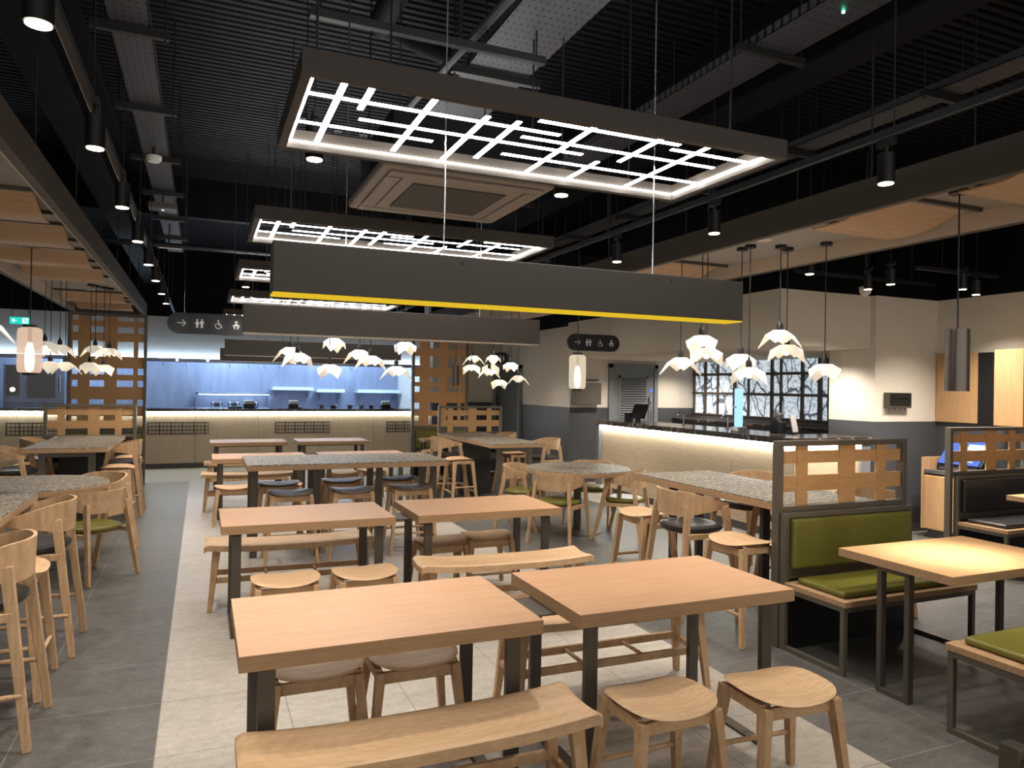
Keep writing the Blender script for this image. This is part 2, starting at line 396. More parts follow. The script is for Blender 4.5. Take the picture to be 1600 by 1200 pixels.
# dark door in the corridor wall
m = MB(); m.box(5.84, 5.9, 13.3, 13.42, 0, 2.1); m.box(5.84, 5.9, 14.62, 14.74, 0, 2.1); m.box(5.84, 5.9, 13.3, 14.74, 2.02, 2.1)
d2 = struct(m.build('door_2', 'grey_door', bevel=0.004)); B(5.87, 5.895, 13.42, 14.62, 0.02, 2.02).build('door_leaf', 'plinth', d2)
m = MB(); m.tube((5.83, 14.45, 0.8), (5.83, 14.45, 1.5), 0.02); m.build('door_handle', 'black', d2)

# ------------------------------------------------------------------ ceiling rafts with waved veneer
def raft(x0, x1, y0, y1, label):
    t = thing('ceiling_raft', label, 'ceiling raft', (0, 0, 2.7))
    for nm, a in (('fascia', (x0, x0 + .05, y0, y1)), ('fascia', (x1 - .05, x1, y0, y1)), ('fascia', (x0 + .05, x1 - .05, y1 - .05, y1))):
        m = MB(); m.k = 0; m.box(*a, 0.0, 0.185); m.build(nm, ['fascia_paint'], t, bevel=0.003)
    m = MB(); m.box(x0 + .05, x0 + .062, y0, y1 - .05, .004, .12); m.box(x1 - .062, x1 - .05, y0, y1 - .05, .004, .12); m.build('inner_lining', 'fascia_inner', t)
    B(x0 + .05, x1 - .05, y0, y1 - .05, 0.12, 0.14).build('soffit', 'soffit_paint', t)
    yy = y0 + 1
    while yy < y1:
        for x in (x0 + .1, x1 - .1): MB().tube((x, yy, .14), (x, yy, ZD - 2.7), 0.006, n=6).build('hanger_rod', 'black', t)
        yy += 1.5
    return t
raft(-1.86, -0.82, 1.0, 12.85, 'long grey ceiling raft with wood panels hanging along the left side')
raft(3.5, 4.6, 0.6, 12.85, 'long grey ceiling raft hanging along the right side over the booths')
def make_wave():
    t = thing('wave_panel', '', 'ceiling panel')
    def fn(u, v):
        yy = -0.30 + 0.58 * v; q = min(1, max(0, (v - .04) / .62)); zz = -0.006 - 0.082 * q * q * (3 - 2 * q)
        return (-0.36 + 0.72 * u, yy, zz)
    MB().sheet(fn, 4, 20, 0.010).build('veneer_sheet', 'wave_veneer', t, smooth=True)
    for yy in (-0.32, 0.34): B(-0.42, 0.42, yy - 0.018, yy + 0.018, -0.025, 0).build('support_bar', 'bronze_metal', t)
    return t
wv = make_wave()
for i, (xx, yy, lb) in enumerate([
    (-1.34, 5.55, 'wave-curved wood ceiling panel at the top left, largest of the left row'), (-1.34, 6.6, 'wave-curved wood ceiling panel second along the left raft, just before the peach lantern cord'),
    (-1.34, 7.72, 'wave-curved wood ceiling panel third along the left raft, just beyond the peach lantern cord'), (-1.34, 8.85, 'wave-curved wood ceiling panel fourth along the left raft, in front of the pendant canopies'),
    (-1.34, 11.1, 'small far wave-curved wood ceiling panel just beyond the left pendant canopies'), (-1.34, 12.25, 'farthest wave-curved wood ceiling panel on the left raft above the tall lattice'),
    (4.05, 3.36, 'wave-curved wood ceiling panel on the right raft beside the steel cylinder pendant cord'), (4.05, 5.75, 'wave-curved wood ceiling panel on the right raft partly behind the hanging board'),
    (4.05, 2.35, 'wave-curved wood ceiling panel cut by the right edge of the photo')]):
    place(wv, (xx, yy, 2.82), 0, lb, 'wave panels under the ceiling rafts')

# ------------------------------------------------------------------ LED grid panels and hanging boards
def make_ledpanel():
    t = thing('led_grid_light', '', 'ceiling light')
    hx, hy = 1.055, 0.43
    for a in ((-hx, hx, -hy, -hy + .035), (-hx, hx, hy - .035, hy), (-hx, -hx + .035, -hy + .035, hy - .035), (hx - .035, hx, -hy + .035, hy - .035)):
        B(*a, 0, 0.085).build('side_board', 'board_paint', t, bevel=0.002)
    m = MB()
    cx, cy = 1.345, 2.945
    cross = [(.345, 2.56, 3.33), (.462, 2.56, 3.30), (.56, 2.56, 2.85), (.795, 2.56, 3.28), (1.035, 2.70, 3.30), (1.168, 2.70, 3.21), (1.47, 2.56, 3.30), (1.795, 2.56, 2.97), (2.04, 2.56, 3.31), (1.705, 3.01, 3.31), (2.35, 2.56, 3.33)]
    lng = [(2.77, .345, 1.385), (3.08, .345, .92), (2.952, .577, 1.59), (2.656, 1.235, 1.91), (2.855, 1.246, 2.25), (3.10, 1.255, 2.345), (2.718, 1.91, 2.345), (3.335, .345, 2.35)]
    sc = lambda v, c: (v - c) * 1.012
    for x, a, b in cross: m.box(sc(x, cx) - .0115, sc(x, cx) + .0115, sc(a, cy), sc(b, cy), .030, .034)
    for yv, a, b in lng: m.box(sc(a, cx), sc(b, cx), sc(yv, cy) - .0125, sc(yv, cy) + .0125, .0305, .0335)
    m.build('led_strips', 'led_white', t)
    for x in (-0.75, 0.75):
        for yv in (-hy + .02, hy - .02): MB().tube((x, yv, .085), (x, yv, ZD - 2.695), 0.004, n=6).build('suspension_cable', 'black', t)
    return t
lp = make_ledpanel()
ROWS = [2.945, 5.29, 7.48, 9.78, 12.3]
for yv, lb in zip(ROWS, ['largest LED grid ceiling light in a dark frame, nearest the camera', 'second LED grid ceiling light, behind the wide hanging board', 'LED grid light of which only the left corner shows behind the boards',
        'LED grid light seen edge on between the two hanging boards', 'small farthest LED grid light above the toilet sign end']):
    place(lp, (1.345, yv, 2.695), 0, lb, 'LED grid lights over the dining tables')
def make_board(under):
    t = thing('hanging_board', '', 'hanging board')
    brd = B(-1.108, 1.108, -.065, .065, .006, .2).build('board', 'board_paint', t, bevel=0.003)
    B(-1.106, 1.106, -.063, .063, 0, .006).build('underside', under, t)
    for x in (-0.42, 0.62): MB().tube((x, 0, .2), (x, 0, ZD - 1.99), 0.003, n=6).build('suspension_cable', 'chrome', t)
    for x in (-0.36, 0.68): MB().tube((x, -.068, .17), (x, -.064, .17), 0.006, n=8).build('screw', 'black', brd)
    return t
hb = make_board('board_yellow')
place(hb, (1.345, 2.92, 1.99), 0, 'largest brown hanging board with a yellow underside nearest the camera')
hb2 = make_board('board_lip')
for yv, lb in ((5.3, 'second brown hanging board, just below and behind the yellow-edged one'), (9.67, 'third brown hanging board in front of the blue kitchen wall'), (12.2, 'farthest brown hanging board peeping out behind the third')):
    place(hb2, (1.36, yv, 1.99), 0, lb, 'plain hanging boards over the tables')

# ------------------------------------------------------------------ track lighting
def make_spot():
    t = thing('track_spotlight', '', 'spotlight')
    lb_ = MB().tube((0, 0, 0), (0, 0, .15), .042, n=20).build('lamp_body', 'black', t, smooth=True)
    m = MB(); m.box(-.015, .015, -.05, .05, .19, .225); m.tube((0, 0, .15), (0, 0, .2), .012, n=8); m.build('adapter', 'black', t)
    MB().tube((0, 0, -.004), (0, 0, .002), .036, n=20).build('lens', 'lamp_lens', lb_)
    spot(t, (0, 0, -.02), SPOT_W, 1.75, 0.9)
    return t
def track(x, y0, y1, label, ax='y'):
    t = thing('lighting_track', label, 'lighting track')
    m = MB()
    if ax == 'y': m.box(x - .018, x + .018, y0, y1, 2.945, 2.985)
    else: m.box(y0, y1, x - .018, x + .018, 2.945, 2.985)
    m.build('rail', 'tray_metal', t, bevel=.002)
    v = y0 + .4
    while v < y1:
        MB().tube((x, v, 2.985) if ax == 'y' else (v, x, 2.985), (x, v, ZD) if ax == 'y' else (v, x, ZD), .004, n=6).build('drop_rod', 'black', t); v += 1.4
    if ax == 'y': B(x - .016, x - .013, y0, y1, 2.942, 2.948).build('bright_edge', 'chrome', t)
sp = make_spot()
dim = bpy.data.lights.new('dim_light', 'SPOT'); dim.energy = 95; dim.color = WARM; dim.spot_size = 2.1; dim.spot_blend = 1; dim.shadow_soft_size = .04
hs = make_spot(); hs.name = 'hung_spotlight'; MB().tube((0, 0, .22), (0, 0, ZD - 2.72), .004, n=8).build('drop_rod', 'black', hs)
track(-0.5, -2.0, 15.0, 'lighting track running along the left above the aisle')
track(3.17, -2.0, 12.6, 'lighting track with a shining edge running along the right raft')
names = ['nearest', 'second nearest', 'third', 'fourth', 'fifth', 'sixth', 'seventh', 'eighth']
for i, yv in enumerate((2.57, 3.83, 5.06, 6.24, 7.43, 8.57, 9.8, 11.0)):
    place(sp, (-0.47, yv, 2.72), 0, 'lit black spotlight on the left track, %s to the camera in its line' % names[i], 'spotlights on the left track')
for i, yv in enumerate((1.35,)):
    for x_, l_ in ((-.47, 'left'), (3.19, 'right')): place(sp, (x_, yv, 2.72), 0, 'spotlight of the %s track overhead, out of frame, %s behind the view' % (l_, ['just', 'further', 'farthest'][i]))
for i, yv in enumerate((2.66, 4.01, 5.27, 6.6, 7.9, 9.3)):
    place(sp, (3.19, yv, 2.72), 0, ['lit spotlight on the right track beside the right end of the large LED frame', 'lit spotlight on the right track left of the wood wave panel', 'lit spotlight on the right track above the yellow-edged board',
        'lit spotlight on the right track just behind the yellow-edged board', 'lit spotlight on the right track over the mid room, fifth in line', 'farthest lit spotlight on the right track near the corridor'][i], 'spotlights on the right track')
for xx, yv, lb in ((.475, 3.55, 'lit spotlight below the left corner of the largest LED frame'), (1.815, 3.6, 'lit spotlight beside the ceiling air conditioner'), (0.43, 8.6, 'small lit spotlight left of the second hanging board'), (2.3, 8.6, 'small lit spotlight above the second hanging board'),
        (6.3, 5.45, 'lit spotlight on the short cross track left of the camera bracket'), (5.05, 5.0, 'lit spotlight just right of the raft over the bar stools'), (6.2, 5.1, 'lit spotlight near the bulkhead corner above the bar'), (7.1, 5.0, 'lit spotlight left of the steel cylinder pendant cord'), (7.6, 5.2, 'lit spotlight high before the coat hook wall'),
        (4.95, 9.2, 'small lit spotlight above the toilet sign on the right'), (4.95, 11.6, 'tiny lit spotlight by the corridor wall'), (-2.9, 12.6, 'small lit spotlight near the green exit sign'), (-3.1, 9.0, 'small lit spotlight cut by the left edge of the photo')):
    o = place(hs, (xx, yv, 2.72), 0, lb)
    if xx > 6: [c for c in o.children if c.type == 'LIGHT'][0].data = dim
track(6.05, 5.9, 8.1, 'short lighting track crossing in front of the bulkhead', 'x')
track(5.3, 6.8, 8.1, 'short lighting track behind the steel cylinder pendant cord', 'x')

# ------------------------------------------------------------------ pendants
def make_fold():
    t = thing('folded_pendant_lamp', '', 'pendant lamp')
    z = lambda x, y: 0
    R_, m_ = .145, .11
    d = lambda a, r, z_: (r * math.cos(a), r * math.sin(a), z_)
    P = [d(k * PI / 2, .058, 0) for k in range(4)] + [d(k * PI / 2, .128, -.042) for k in range(4)] + [d(k * PI / 2 + PI / 4, .118 + .055 * (k % 2), -.105 - .035 * (k % 2)) for k in range(4)]
    F = [(0, 1, 2, 3)]
    for k in range(4): q = (k + 1) % 4; F += [(k, 4 + k, 8 + k), (k, 8 + k, q), (q, 8 + k, 4 + q)]
    m = MB(); n_ = len(P); Q = [(x * .97, y * .97, zz - .005) for x, y, zz in P]
    rim = [4, 8, 5, 9, 6, 10, 7, 11]
    m.add(P + Q, F + [tuple(i + n_ for i in f[::-1]) for f in F] + [(rim[i], rim[i] + n_, rim[(i + 1) % 8] + n_, rim[(i + 1) % 8]) for i in range(8)])
    m.build('lamp_shade', 'lamp_shade', t)
    m = MB(); m.lathe([(.012, .0), (.024, .003), (.024, .045), (.012, .06), (.006, .085)], 14); m.build('socket', 'black', t, smooth=True)
    MB().lathe([(.006, -.005), (.022, -.02), (.03, -.05), (.02, -.08), (.004, -.088)], 12).build('bulb', 'bulb_glow', t, smooth=True)
    return t
def hang(proto, x, y, ztop, zc, rz, label, group):
    o = place(proto, (x, y, ztop), rz, label, group)
    for ch in [c for c in o.children if c.name.startswith('cord') or c.name.startswith('canopy')]: bpy.data.objects.remove(ch)
    m = MB(); m.tube((0, 0, .07), (0, 0, zc - ztop), .004, n=6); m.build('cord', 'black', o)
    m = MB(); m.tube((0, 0, zc - ztop - .025), (0, 0, zc - ztop), .045, n=16); m.build('canopy', 'black', o)
    return o
fp = make_fold()
SOF = 2.82; DK = ZD
Rp = [(3.6, 4.93, 1.915, .4, 'lowest left lamp of the near right cluster'), (3.6, 4.66, 2.08, 2.2, 'upper left lamp of the near right cluster'), (3.72, 4.75, 1.99, .9, 'lamp just below the upper left one of the near right cluster'),
      (4.04, 4.72, 1.95, 1.3, 'upper middle lamp of the near right cluster over the blue column'), (4.02, 4.6, 1.84, 2.6, 'lower middle lamp of the near right cluster touching the blue column'), (4.24, 4.5, 2.14, 2.9, 'highest lamp of the near right cluster'),
      (4.36, 4.55, 2.03, .6, 'second highest lamp of the near right cluster'), (4.46, 4.25, 1.87, 2.0, 'rightmost lamp of the near right cluster before the frosted window')]
for x, y, z, a, l in Rp: hang(fp, x, y, z, SOF, a, 'white folded pendant lamp, ' + l, 'folded pendants over the right terrazzo table')
Mp = [(3.62, 10.0, 1.97, 2.8, 'leftmost lamp before the tall lattice'), (3.69, 10.1, 2.11, .3, 'top left lamp before the tall lattice'), (3.94, 10.05, 1.98, 1.1, 'middle lamp behind the front one'), (3.88, 9.95, 1.92, .7, 'middle front lamp'), (3.96, 10.0, 2.12, 1.9, 'top right lamp'),
      (4.08, 10.05, 1.76, 1.4, 'lowest lamp'), (4.24, 10.0, 2.02, 2.3, 'lamp under the small far toilet sign'), (4.39, 10.05, 1.83, .2, 'rightmost lamp before the dark door')]
for x, y, z, a, l in Mp: hang(fp, x, y, z, SOF, a, 'white folded pendant of the corridor cluster, ' + l, 'folded pendants over the back right table')
Cp = [(.80, 7.45, 2.01, .5, 'upper one of the overlapping left pair'), (.85, 7.3, 1.95, 1.2, 'lower one of the overlapping left pair'), (1.23, 7.5, 2.12, 2.0, 'its top cut off by the hanging board'), (1.17, 7.4, 1.85, 2.7, 'hanging lowest in the middle'),
      (1.49, 7.5, 2.01, .3, 'upper one of the overlapping right pair'), (1.58, 7.4, 1.95, 1.0, 'lower one of the overlapping right pair'), (1.97, 7.5, 2.11, 1.7, 'highest at the right end of the row'), (1.85, 7.4, 1.85, .8, 'lowest at the right end of the row')]
for x, y, z, a, l in Cp: hang(fp, x, y, z, DK, a, 'white folded pendant over the central table, ' + l, 'folded pendants over the central terrazzo table')
L1 = [(-1.21, 10.2, 2.08, .6, 'upper left of the four before the tall left lattice'), (-1.08, 10.4, 2.06, 1.4, 'upper right of the four before the tall left lattice'), (-1.25, 10.1, 1.87, 2.2, 'lower left of the four before the tall left lattice'), (-1.13, 10.3, 1.85, 3.0, 'lower right of the four before the tall left lattice')]
for x, y, z, a, l in L1: hang(fp, x, y, z, SOF, a, 'white folded pendant lamp, ' + l, 'folded pendants before the left lattice')
L2 = [(-1.62, 9.5, 2.08, .2, 'beside the peach lantern, top left of its group'), (-1.49, 9.6, 2.05, 1.3, 'beside the peach lantern, top right of its group'), (-1.58, 9.6, 1.86, 2.4, 'beside the peach lantern, lowest of its group'), (-1.45, 9.7, 1.86, .8, 'before the left post of the tall lattice')]
for x, y, z, a, l in L2: hang(fp, x, y, z, SOF, a, 'white folded pendant lamp ' + l, 'folded pendants by the peach lantern')
hang(fp, -1.17, 5.0, 2.0, SOF, .78, 'white folded pendant lamp cut by the left edge of the photo', None)
def lantern(x, y, z0, z1, r, glass, label):
    t = thing('lantern_pendant', label, 'pendant lamp', (x, y, z0)); h = z1 - z0
    MB().lathe([(r * .75, .02), (r * .93, .03), (r, .06), (r, h - .07), (r * .93, h - .035), (r * .6, h - .022)], 32).build('glass_shade', glass, t, smooth=True)
    MB().lathe([(.008, .03), (.03, .045), (.038, .12), (.034, h * .5), (.018, h * .64), (.004, h * .69)], 16).build('filament_bulb', 'lamp_core', t, smooth=True)
    m = MB(); m.tube((0, 0, h * .64), (0, 0, h - .03), .016, n=10); m.build('bulb_holder', 'bronze_metal', t)
    MB().tube((0, 0, h - .024), (0, 0, h), r * .58, n=24).build('cap', 'black', t); MB().tube((0, 0, 0), (0, 0, .02), r * .5, r * .76, n=24).build('base_ring', 'black', t)
    MB().tube((0, 0, h), (0, 0, SOF - z0), .005, n=6).build('cord', 'black', t); MB().tube((0, 0, SOF - z0 - .02), (0, 0, SOF - z0), .07, n=20).build('canopy', 'black', t)
    point(t, (0, 0, h * .4), 6, (1, .75, .5), .03)
lantern(-1.39, 7.5, 1.69, 2.13, .095, 'peach_glass', 'peach glass cylinder lantern glowing at the left over the round table')
lantern(3.975, 7.4, 1.625, 2.06, .098, 'amber_glass', 'amber glass cylinder lantern hanging in front of the right toilet sign')
def cylinder_pendant(x, y, z0, z1, r, label):
    t = thing('cylinder_pendant', label, 'pendant lamp', (x, y, z0)); h = z1 - z0
    n = 36; m = MB(); m.lathe([(r - .004, 0), (r, 0), (r, h), (.01, h + .003), (.01, h - .003), (r - .004, h - .004), (r - .004, 0)], n); m.f = m.f[:-2]; m.mi = m.mi[:-2]
    m.build('lamp_shade', 'pendant_steel', t, smooth=True)
    MB().tube((0, 0, h * .55), (0, 0, h * .6), .035, n=16).build('bulb', 'lamp_lens', t)
    MB().tube((0, 0, h), (0, 0, SOF - z0), .005, n=6).build('cord', 'black', t); MB().tube((0, 0, SOF - z0 - .03), (0, 0, SOF - z0), .055, n=20).build('canopy', 'black', t)
    spot(t, (0, 0, h * .5), 75, 1.3, .8)
cylinder_pendant(3.94, 2.8, 1.668, 2.02, .062, 'brushed steel cylinder pendant at the right over the booth table')
cylinder_pendant(4.12, 12.2, 1.67, 2.02, .062, 'small far steel cylinder pendant before the right tall lattice')
def make_downlight():
    t = thing('recessed_downlight', '', 'downlight')
    MB().lathe([(.03, 0), (.055, -.001), (.058, .004), (.03, .004)], 24).build('trim_ring', 'white_plastic', t, smooth=True)
    MB().tube((0, 0, .001), (0, 0, .003), .03, n=16).build('lens', 'lamp_lens', t)
    spot(t, (0, 0, -.02), SPOT_W * .9, 2.0, 0.9)
    return t
dl = make_downlight()
for x, y, lb in ((3.98, 4.4, 'small round downlight in the right raft by the highest folded pendant'), (3.75, 5.1, 'small round downlight in the right raft just above the board end'), (-1.34, 4.3, 'round downlight in the left raft near the photo edge'), (-1.34, 8.2, 'round downlight in the left raft behind the peach lantern'), (-1.34, 10.7, 'round downlight in the left raft near the pendant canopies'), (4.05, 7.4, 'round downlight in the right raft over the round table'), (4.05, 9.6, 'round downlight in the right raft over the back table'), (4.05, 2.0, 'round downlight in the right raft over the front booth')):
    place(dl, (x, y, 2.815), 0, lb)
sl = bpy.data.lights.new('soffit_light', 'SPOT'); sl.energy = 52; sl.color = WARM; sl.spot_size = 2.5; sl.spot_blend = 1; sl.shadow_soft_size = .04
for x, y, lb in ((6.5, 10.4, 'small round downlight in the bar bulkhead soffit near the amber lantern'), (7.0, 9.6, 'small round downlight in the bar bulkhead soffit before the grey door'), (6.75, 6.55, 'small round downlight in the bar bulkhead soffit by the lit pier wall'), (7.9, 10.6, 'small round downlight in the bar bulkhead soffit near the window')):
    o = place(dl, (x, y, 2.166), 0, lb); [c for c in o.children if c.type == 'LIGHT'][0].data = sl

# ------------------------------------------------------------------ tables
def make_table():
    t = thing('dining_table', '', 'table'); hx, hy = .56, .355
    m = MB(); m.k = 1; m.box(-hx, hx, -hy, hy, .685, .737); m.k = 0; m.box(-hx, hx, -hy, hy, .737, .74)
    m.build('tabletop', ['table_laminate', 'table_edge'], t)
    for sx in (-1, 1):
        x = sx * (hx - .095)
        for sy in (-1, 1): B(x - .029, x + .029, sy * .27 - .014, sy * .27 + .014, .012, .672).build('leg', 'bronze_metal', t, bevel=.002)
        B(x - .022, x + .022, -.1, .1, .672, .685).build('spacer_pad', 'black', t); B(x - .029, x + .029, -.284, .284, .655, .672).build('head_bar', 'bronze_metal', t, bevel=.002)
        fb = B(x - .029, x + .029, -.284, .284, 0, .012).build('foot_bar', 'bronze_metal', t, bevel=.002)
        for yy in (-.15, .15): MB().tube((x, yy, .012), (x, yy, .016), .009, n=8).build('bolt', 'chrome', fb)
    B(-hx + .12, hx - .12, -.02, .02, .645, .685).build('cross_rail', 'bronze_metal', t)
    return t
tb = make_table()
for y, ra, rb in ((2.925, 'rectangular wood dining table at the front left, nearest the camera', 'rectangular wood dining table front centre right, with two round stools before it'),
               (5.29, 'rectangular wood dining table in the second row, left, above two pale stools', 'rectangular wood dining table in the second row, right, behind a bench'),
               (9.68, 'rectangular wood dining table behind the central terrazzo table, left', 'rectangular wood dining table behind the central terrazzo table, right'),
               (12.2, 'farthest rectangular wood dining table, left one by the counter', 'farthest rectangular wood dining table, right one by the counter')):
    place(tb, (.688, y, 0), 0, ra, 'wood dining tables in the centre')
    place(tb, (1.972, y, 0), 0, rb, 'wood dining tables in the centre')
def plate(y, label):
    t = tag(B(1.185, 1.475, y - .13, y + .13, .6745, .6825).build('joining_plate', 'bronze_metal', bevel=.002), label, 'plate')
plate(2.925, 'dark steel plate bridging the two front tables'); plate(5.29, 'dark steel plate bridging the two second row tables')
def terrazzo_rect(x0, x1, y0, y1, label, legs):
    t = thing('terrazzo_table', label, 'table')
    B(x0, x1, y0, y1, .845, .892).build('wood_edge', 'table_edge', t, bevel=.003)
    B(x0 + .002, x1 - .002, y0 + .002, y1 - .002, .892, .9).build('terrazzo_top', 'terrazzo', t)
    for x, y in legs: B(x - .033, x + .033, y - .02, y + .02, 0, .845).build('leg', 'bronze_metal', t, bevel=.002)
    return t
terrazzo_rect(.39, 2.315, 7.02, 7.95, 'long high terrazzo table in the middle with grey topped stools', [(.47, 7.27), (.47, 7.7), (1.05, 7.27), (1.05, 7.7), (1.66, 7.27), (1.66, 7.7), (2.23, 7.27), (2.23, 7.7)])
terrazzo_rect(3.57, 4.385, 3.72, 5.55, 'high terrazzo table behind the olive booth on the right', [(3.84, 5.33), (4.12, 5.33), (3.84, 4.2), (4.12, 4.2)])
def slab_table(x0, x1, y0, y1, label):
    t = terrazzo_rect(x0, x1, y0, y1, label, [])
    for x in (x0 + .17, x1 - .17): B(x - .035, x + .035, y0 + .12, y0 + .16, 0, .845).build('leg', 'frame_metal', t, bevel=.002)
    B(x0 + .205, x1 - .205, y0 + .12, y0 + .16, .79, .845).build('top_rail', 'frame_metal', t, bevel=.002)
    B(x0 + .15, x1 - .15, y1 - .75, y1 - .04, 0, .845).build('pedestal_box', 'dark_panel', t)
slab_table(3.5, 4.29, 8.87, 11.24, 'high terrazzo table at the back right in front of the low wood screen')
slab_table(-1.79, -.965, 9.32, 11.38, 'high terrazzo table at the back left in front of the low wood screen')
terrazzo_rect(-1.80, -.99, 3.4, 5.68, 'high terrazzo table at the left edge of the photo', [(-1.2, 5.45), (-1.6, 5.45), (-1.2, 3.7), (-1.6, 3.7)])
def round_table(x, y, r, label):
    t = thing('round_table', label, 'table', (x, y, 0))
    MB().lathe([(r - .01, .685), (r, .69), (r, .73), (r - .004, .733)], 64).build('wood_edge', 'table_edge', t, smooth=True)
    MB().lathe([(r - .006, .733), (r - .004, .735), (r - .006, .741)], 64).build('terrazzo_top', 'terrazzo', t, smooth=True)
    MB().tube((0, 0, .03), (0, 0, .685), .045, n=20).build('column', 'bronze_metal', t, smooth=True)
    MB().lathe([(.27, 0), (.27, .008), (.05, .03)], 40).build('base', 'bronze_metal', t, smooth=True)
round_table(4.0, 7.4, .6, 'round terrazzo table on the right with green seated armchairs')
round_table(-1.38, 7.52, .62, 'round terrazzo table at the left with green seated armchairs')

# ------------------------------------------------------------------ seating
def sup(w, d, n=2.7, k=40, back=1.0):
    o = []
    for i in range(k):
        a = 2 * PI * i / k; c, s_ = math.cos(a), math.sin(a)
        x = math.copysign(abs(c) ** (2 / n), c) * w; y = math.copysign(abs(s_) ** (2 / n), s_) * d
        if y > 0: x *= 1 - (1 - back) * (y / d)
        o.append((x, y))
    return o
def make_stool(h, seat_mat, name, cat):
    t = thing(name, '', cat)
    top = lambda x, y: h - .022 + .022 * min(1, abs(x) / .2) ** 1.7 - .006 * (y / .18) ** 2
    MB().disc_slab(sup(.208, .182, 3.0, 44, .97), top, .017).build('seat', seat_mat, t, smooth=True)
    sp_ = .045 * h / .46
    for sx in (-1, 1):
        for sy in (-1, 1):
            m = MB(); m.bar((sx * .168, sy * .125, h - .045), (sx * (.168 + sp_), sy * (.125 + sp_ * .9), 0), .05, .04, .034, .029, up=(1, 0, 0)); m.build('leg', 'oak', t, bevel=.004)
    for sx in (-1, 1): MB().bar((sx * .172, -.115, h - .058), (sx * .172, .115, h - .058), .03, .045, up=(0, 0, 1)).build('side_rail', 'oak', t, bevel=.004)
    for sy in (-1, 1): MB().bar((-.16, sy * .118, h - .075), (.16, sy * .118, h - .075), .02, .05, up=(0, 0, 1)).build('apron', 'oak', t, bevel=.003)
    if h < .55:
        z = .15; q = sp_ * (h - .045 - z) / (h - .045)
        MB().tube((-.168 - q, .125 + q * .9, z), (.168 + q, .125 + q * .9, z), .011).build('stretcher', 'oak', t, smooth=True)
    else:
        for z, ax in ((.2, 'x'), (.27, 'y')):
            q = sp_ * (h - .045 - z) / (h - .045)
            for s_ in (-1, 1):
                if ax == 'x': MB().tube((-.168 - q, s_ * (.125 + q * .9), z), (.168 + q, s_ * (.125 + q * .9), z), .012).build('footrest', 'oak', t, smooth=True)
                else: MB().tube((s_ * (.168 + q), -.125 - q * .9, z), (s_ * (.168 + q), .125 + q * .9, z), .012).build('footrest', 'oak', t, smooth=True)
    return t
st = make_stool(.46, 'oak_seat', 'wooden_stool', 'stool')
G = 'low oak stools at the dining tables'
for x, y, a, lb in ((1.685, 2.41, .02, 'low oak stool in the foreground, left one of the front pair, partly in table shadow'), (2.215, 2.33, -.05, 'low oak stool in the foreground, right one of the front pair, brightly lit seat'),
        (.47, 3.25, PI, 'low oak stool seen beneath the front left table, left one'), (.895, 3.22, PI, 'low oak stool seen beneath the front left table, right one'),
        (.5, 4.72, 0, 'low oak stool before the second row left table, left one'), (.995, 4.73, .03, 'low oak stool before the second row left table, right one'),
        (1.75, 5.5, PI, 'low oak stool under the second row right table, left one behind a table leg'), (2.17, 5.58, PI, 'low oak stool under the second row right table, right one'),
        (.36, 9.12, 0, 'pale low oak stool left of the grey seated stools by the back left table'), (.93, 9.1, 0, 'pale low oak stool half hidden behind a grey seat'),
        (1.8, 10.2, PI, 'far low oak stool behind the middle grey seats, left one'), (2.27, 10.42, PI, 'far low oak stool behind the middle grey seats, right one')):
    place(st, (x, y, 0), a, lb, G)
bs = make_stool(.665, 'oak_seat', 'bar_stool', 'bar stool')
G = 'oak bar stools at the high tables'
for x, y, a, lb in ((-.93, 4.6, PI / 2, 'tall oak bar stool at the left terrazzo table between two dark seated chairs'), (-.9, 9.68, PI / 2, 'tall oak bar stool right of the back left terrazzo table, nearest one'), (-.9, 10.85, PI / 2, 'tall oak bar stool right of the back left terrazzo table, far one'),
        (-1.86, 10.2, PI / 2, 'oak bar stool left of the back left terrazzo table'), (3.33, 9.62, PI / 2, 'tall oak bar stool left of the back right terrazzo table, nearest one'), (3.33, 10.85, PI / 2, 'tall oak bar stool beside the olive far booth'),
        (4.47, 10.3, PI / 2, 'oak bar stool right of the back right terrazzo table'), (3.36, 5.05, PI / 2, 'tall oak bar stool at the far left corner of the right terrazzo table'), (3.38, 3.92, PI / 2, 'tall oak bar stool beside the olive booth post'), (4.5, 4.6, PI / 2, 'oak bar stool beyond the right terrazzo table, half hidden by the booth post')):
    place(bs, (x, y, 0), a, lb, G)
gs = make_stool(.665, 'grey_leather', 'grey_seat_stool', 'bar stool')
G = 'grey seated stools at the central terrazzo table'
for x, y, lb in ((.78, 7.06, 'front row left'), (1.35, 7.08, 'front row middle'), (1.945, 7.13, 'front row right'), (.73, 7.72, 'back row left'), (1.375, 7.78, 'back row middle'), (1.95, 7.8, 'back row right')):
    place(gs, (x, y, 0), 0, 'grey seated oak stool at the central terrazzo table, ' + lb, G)
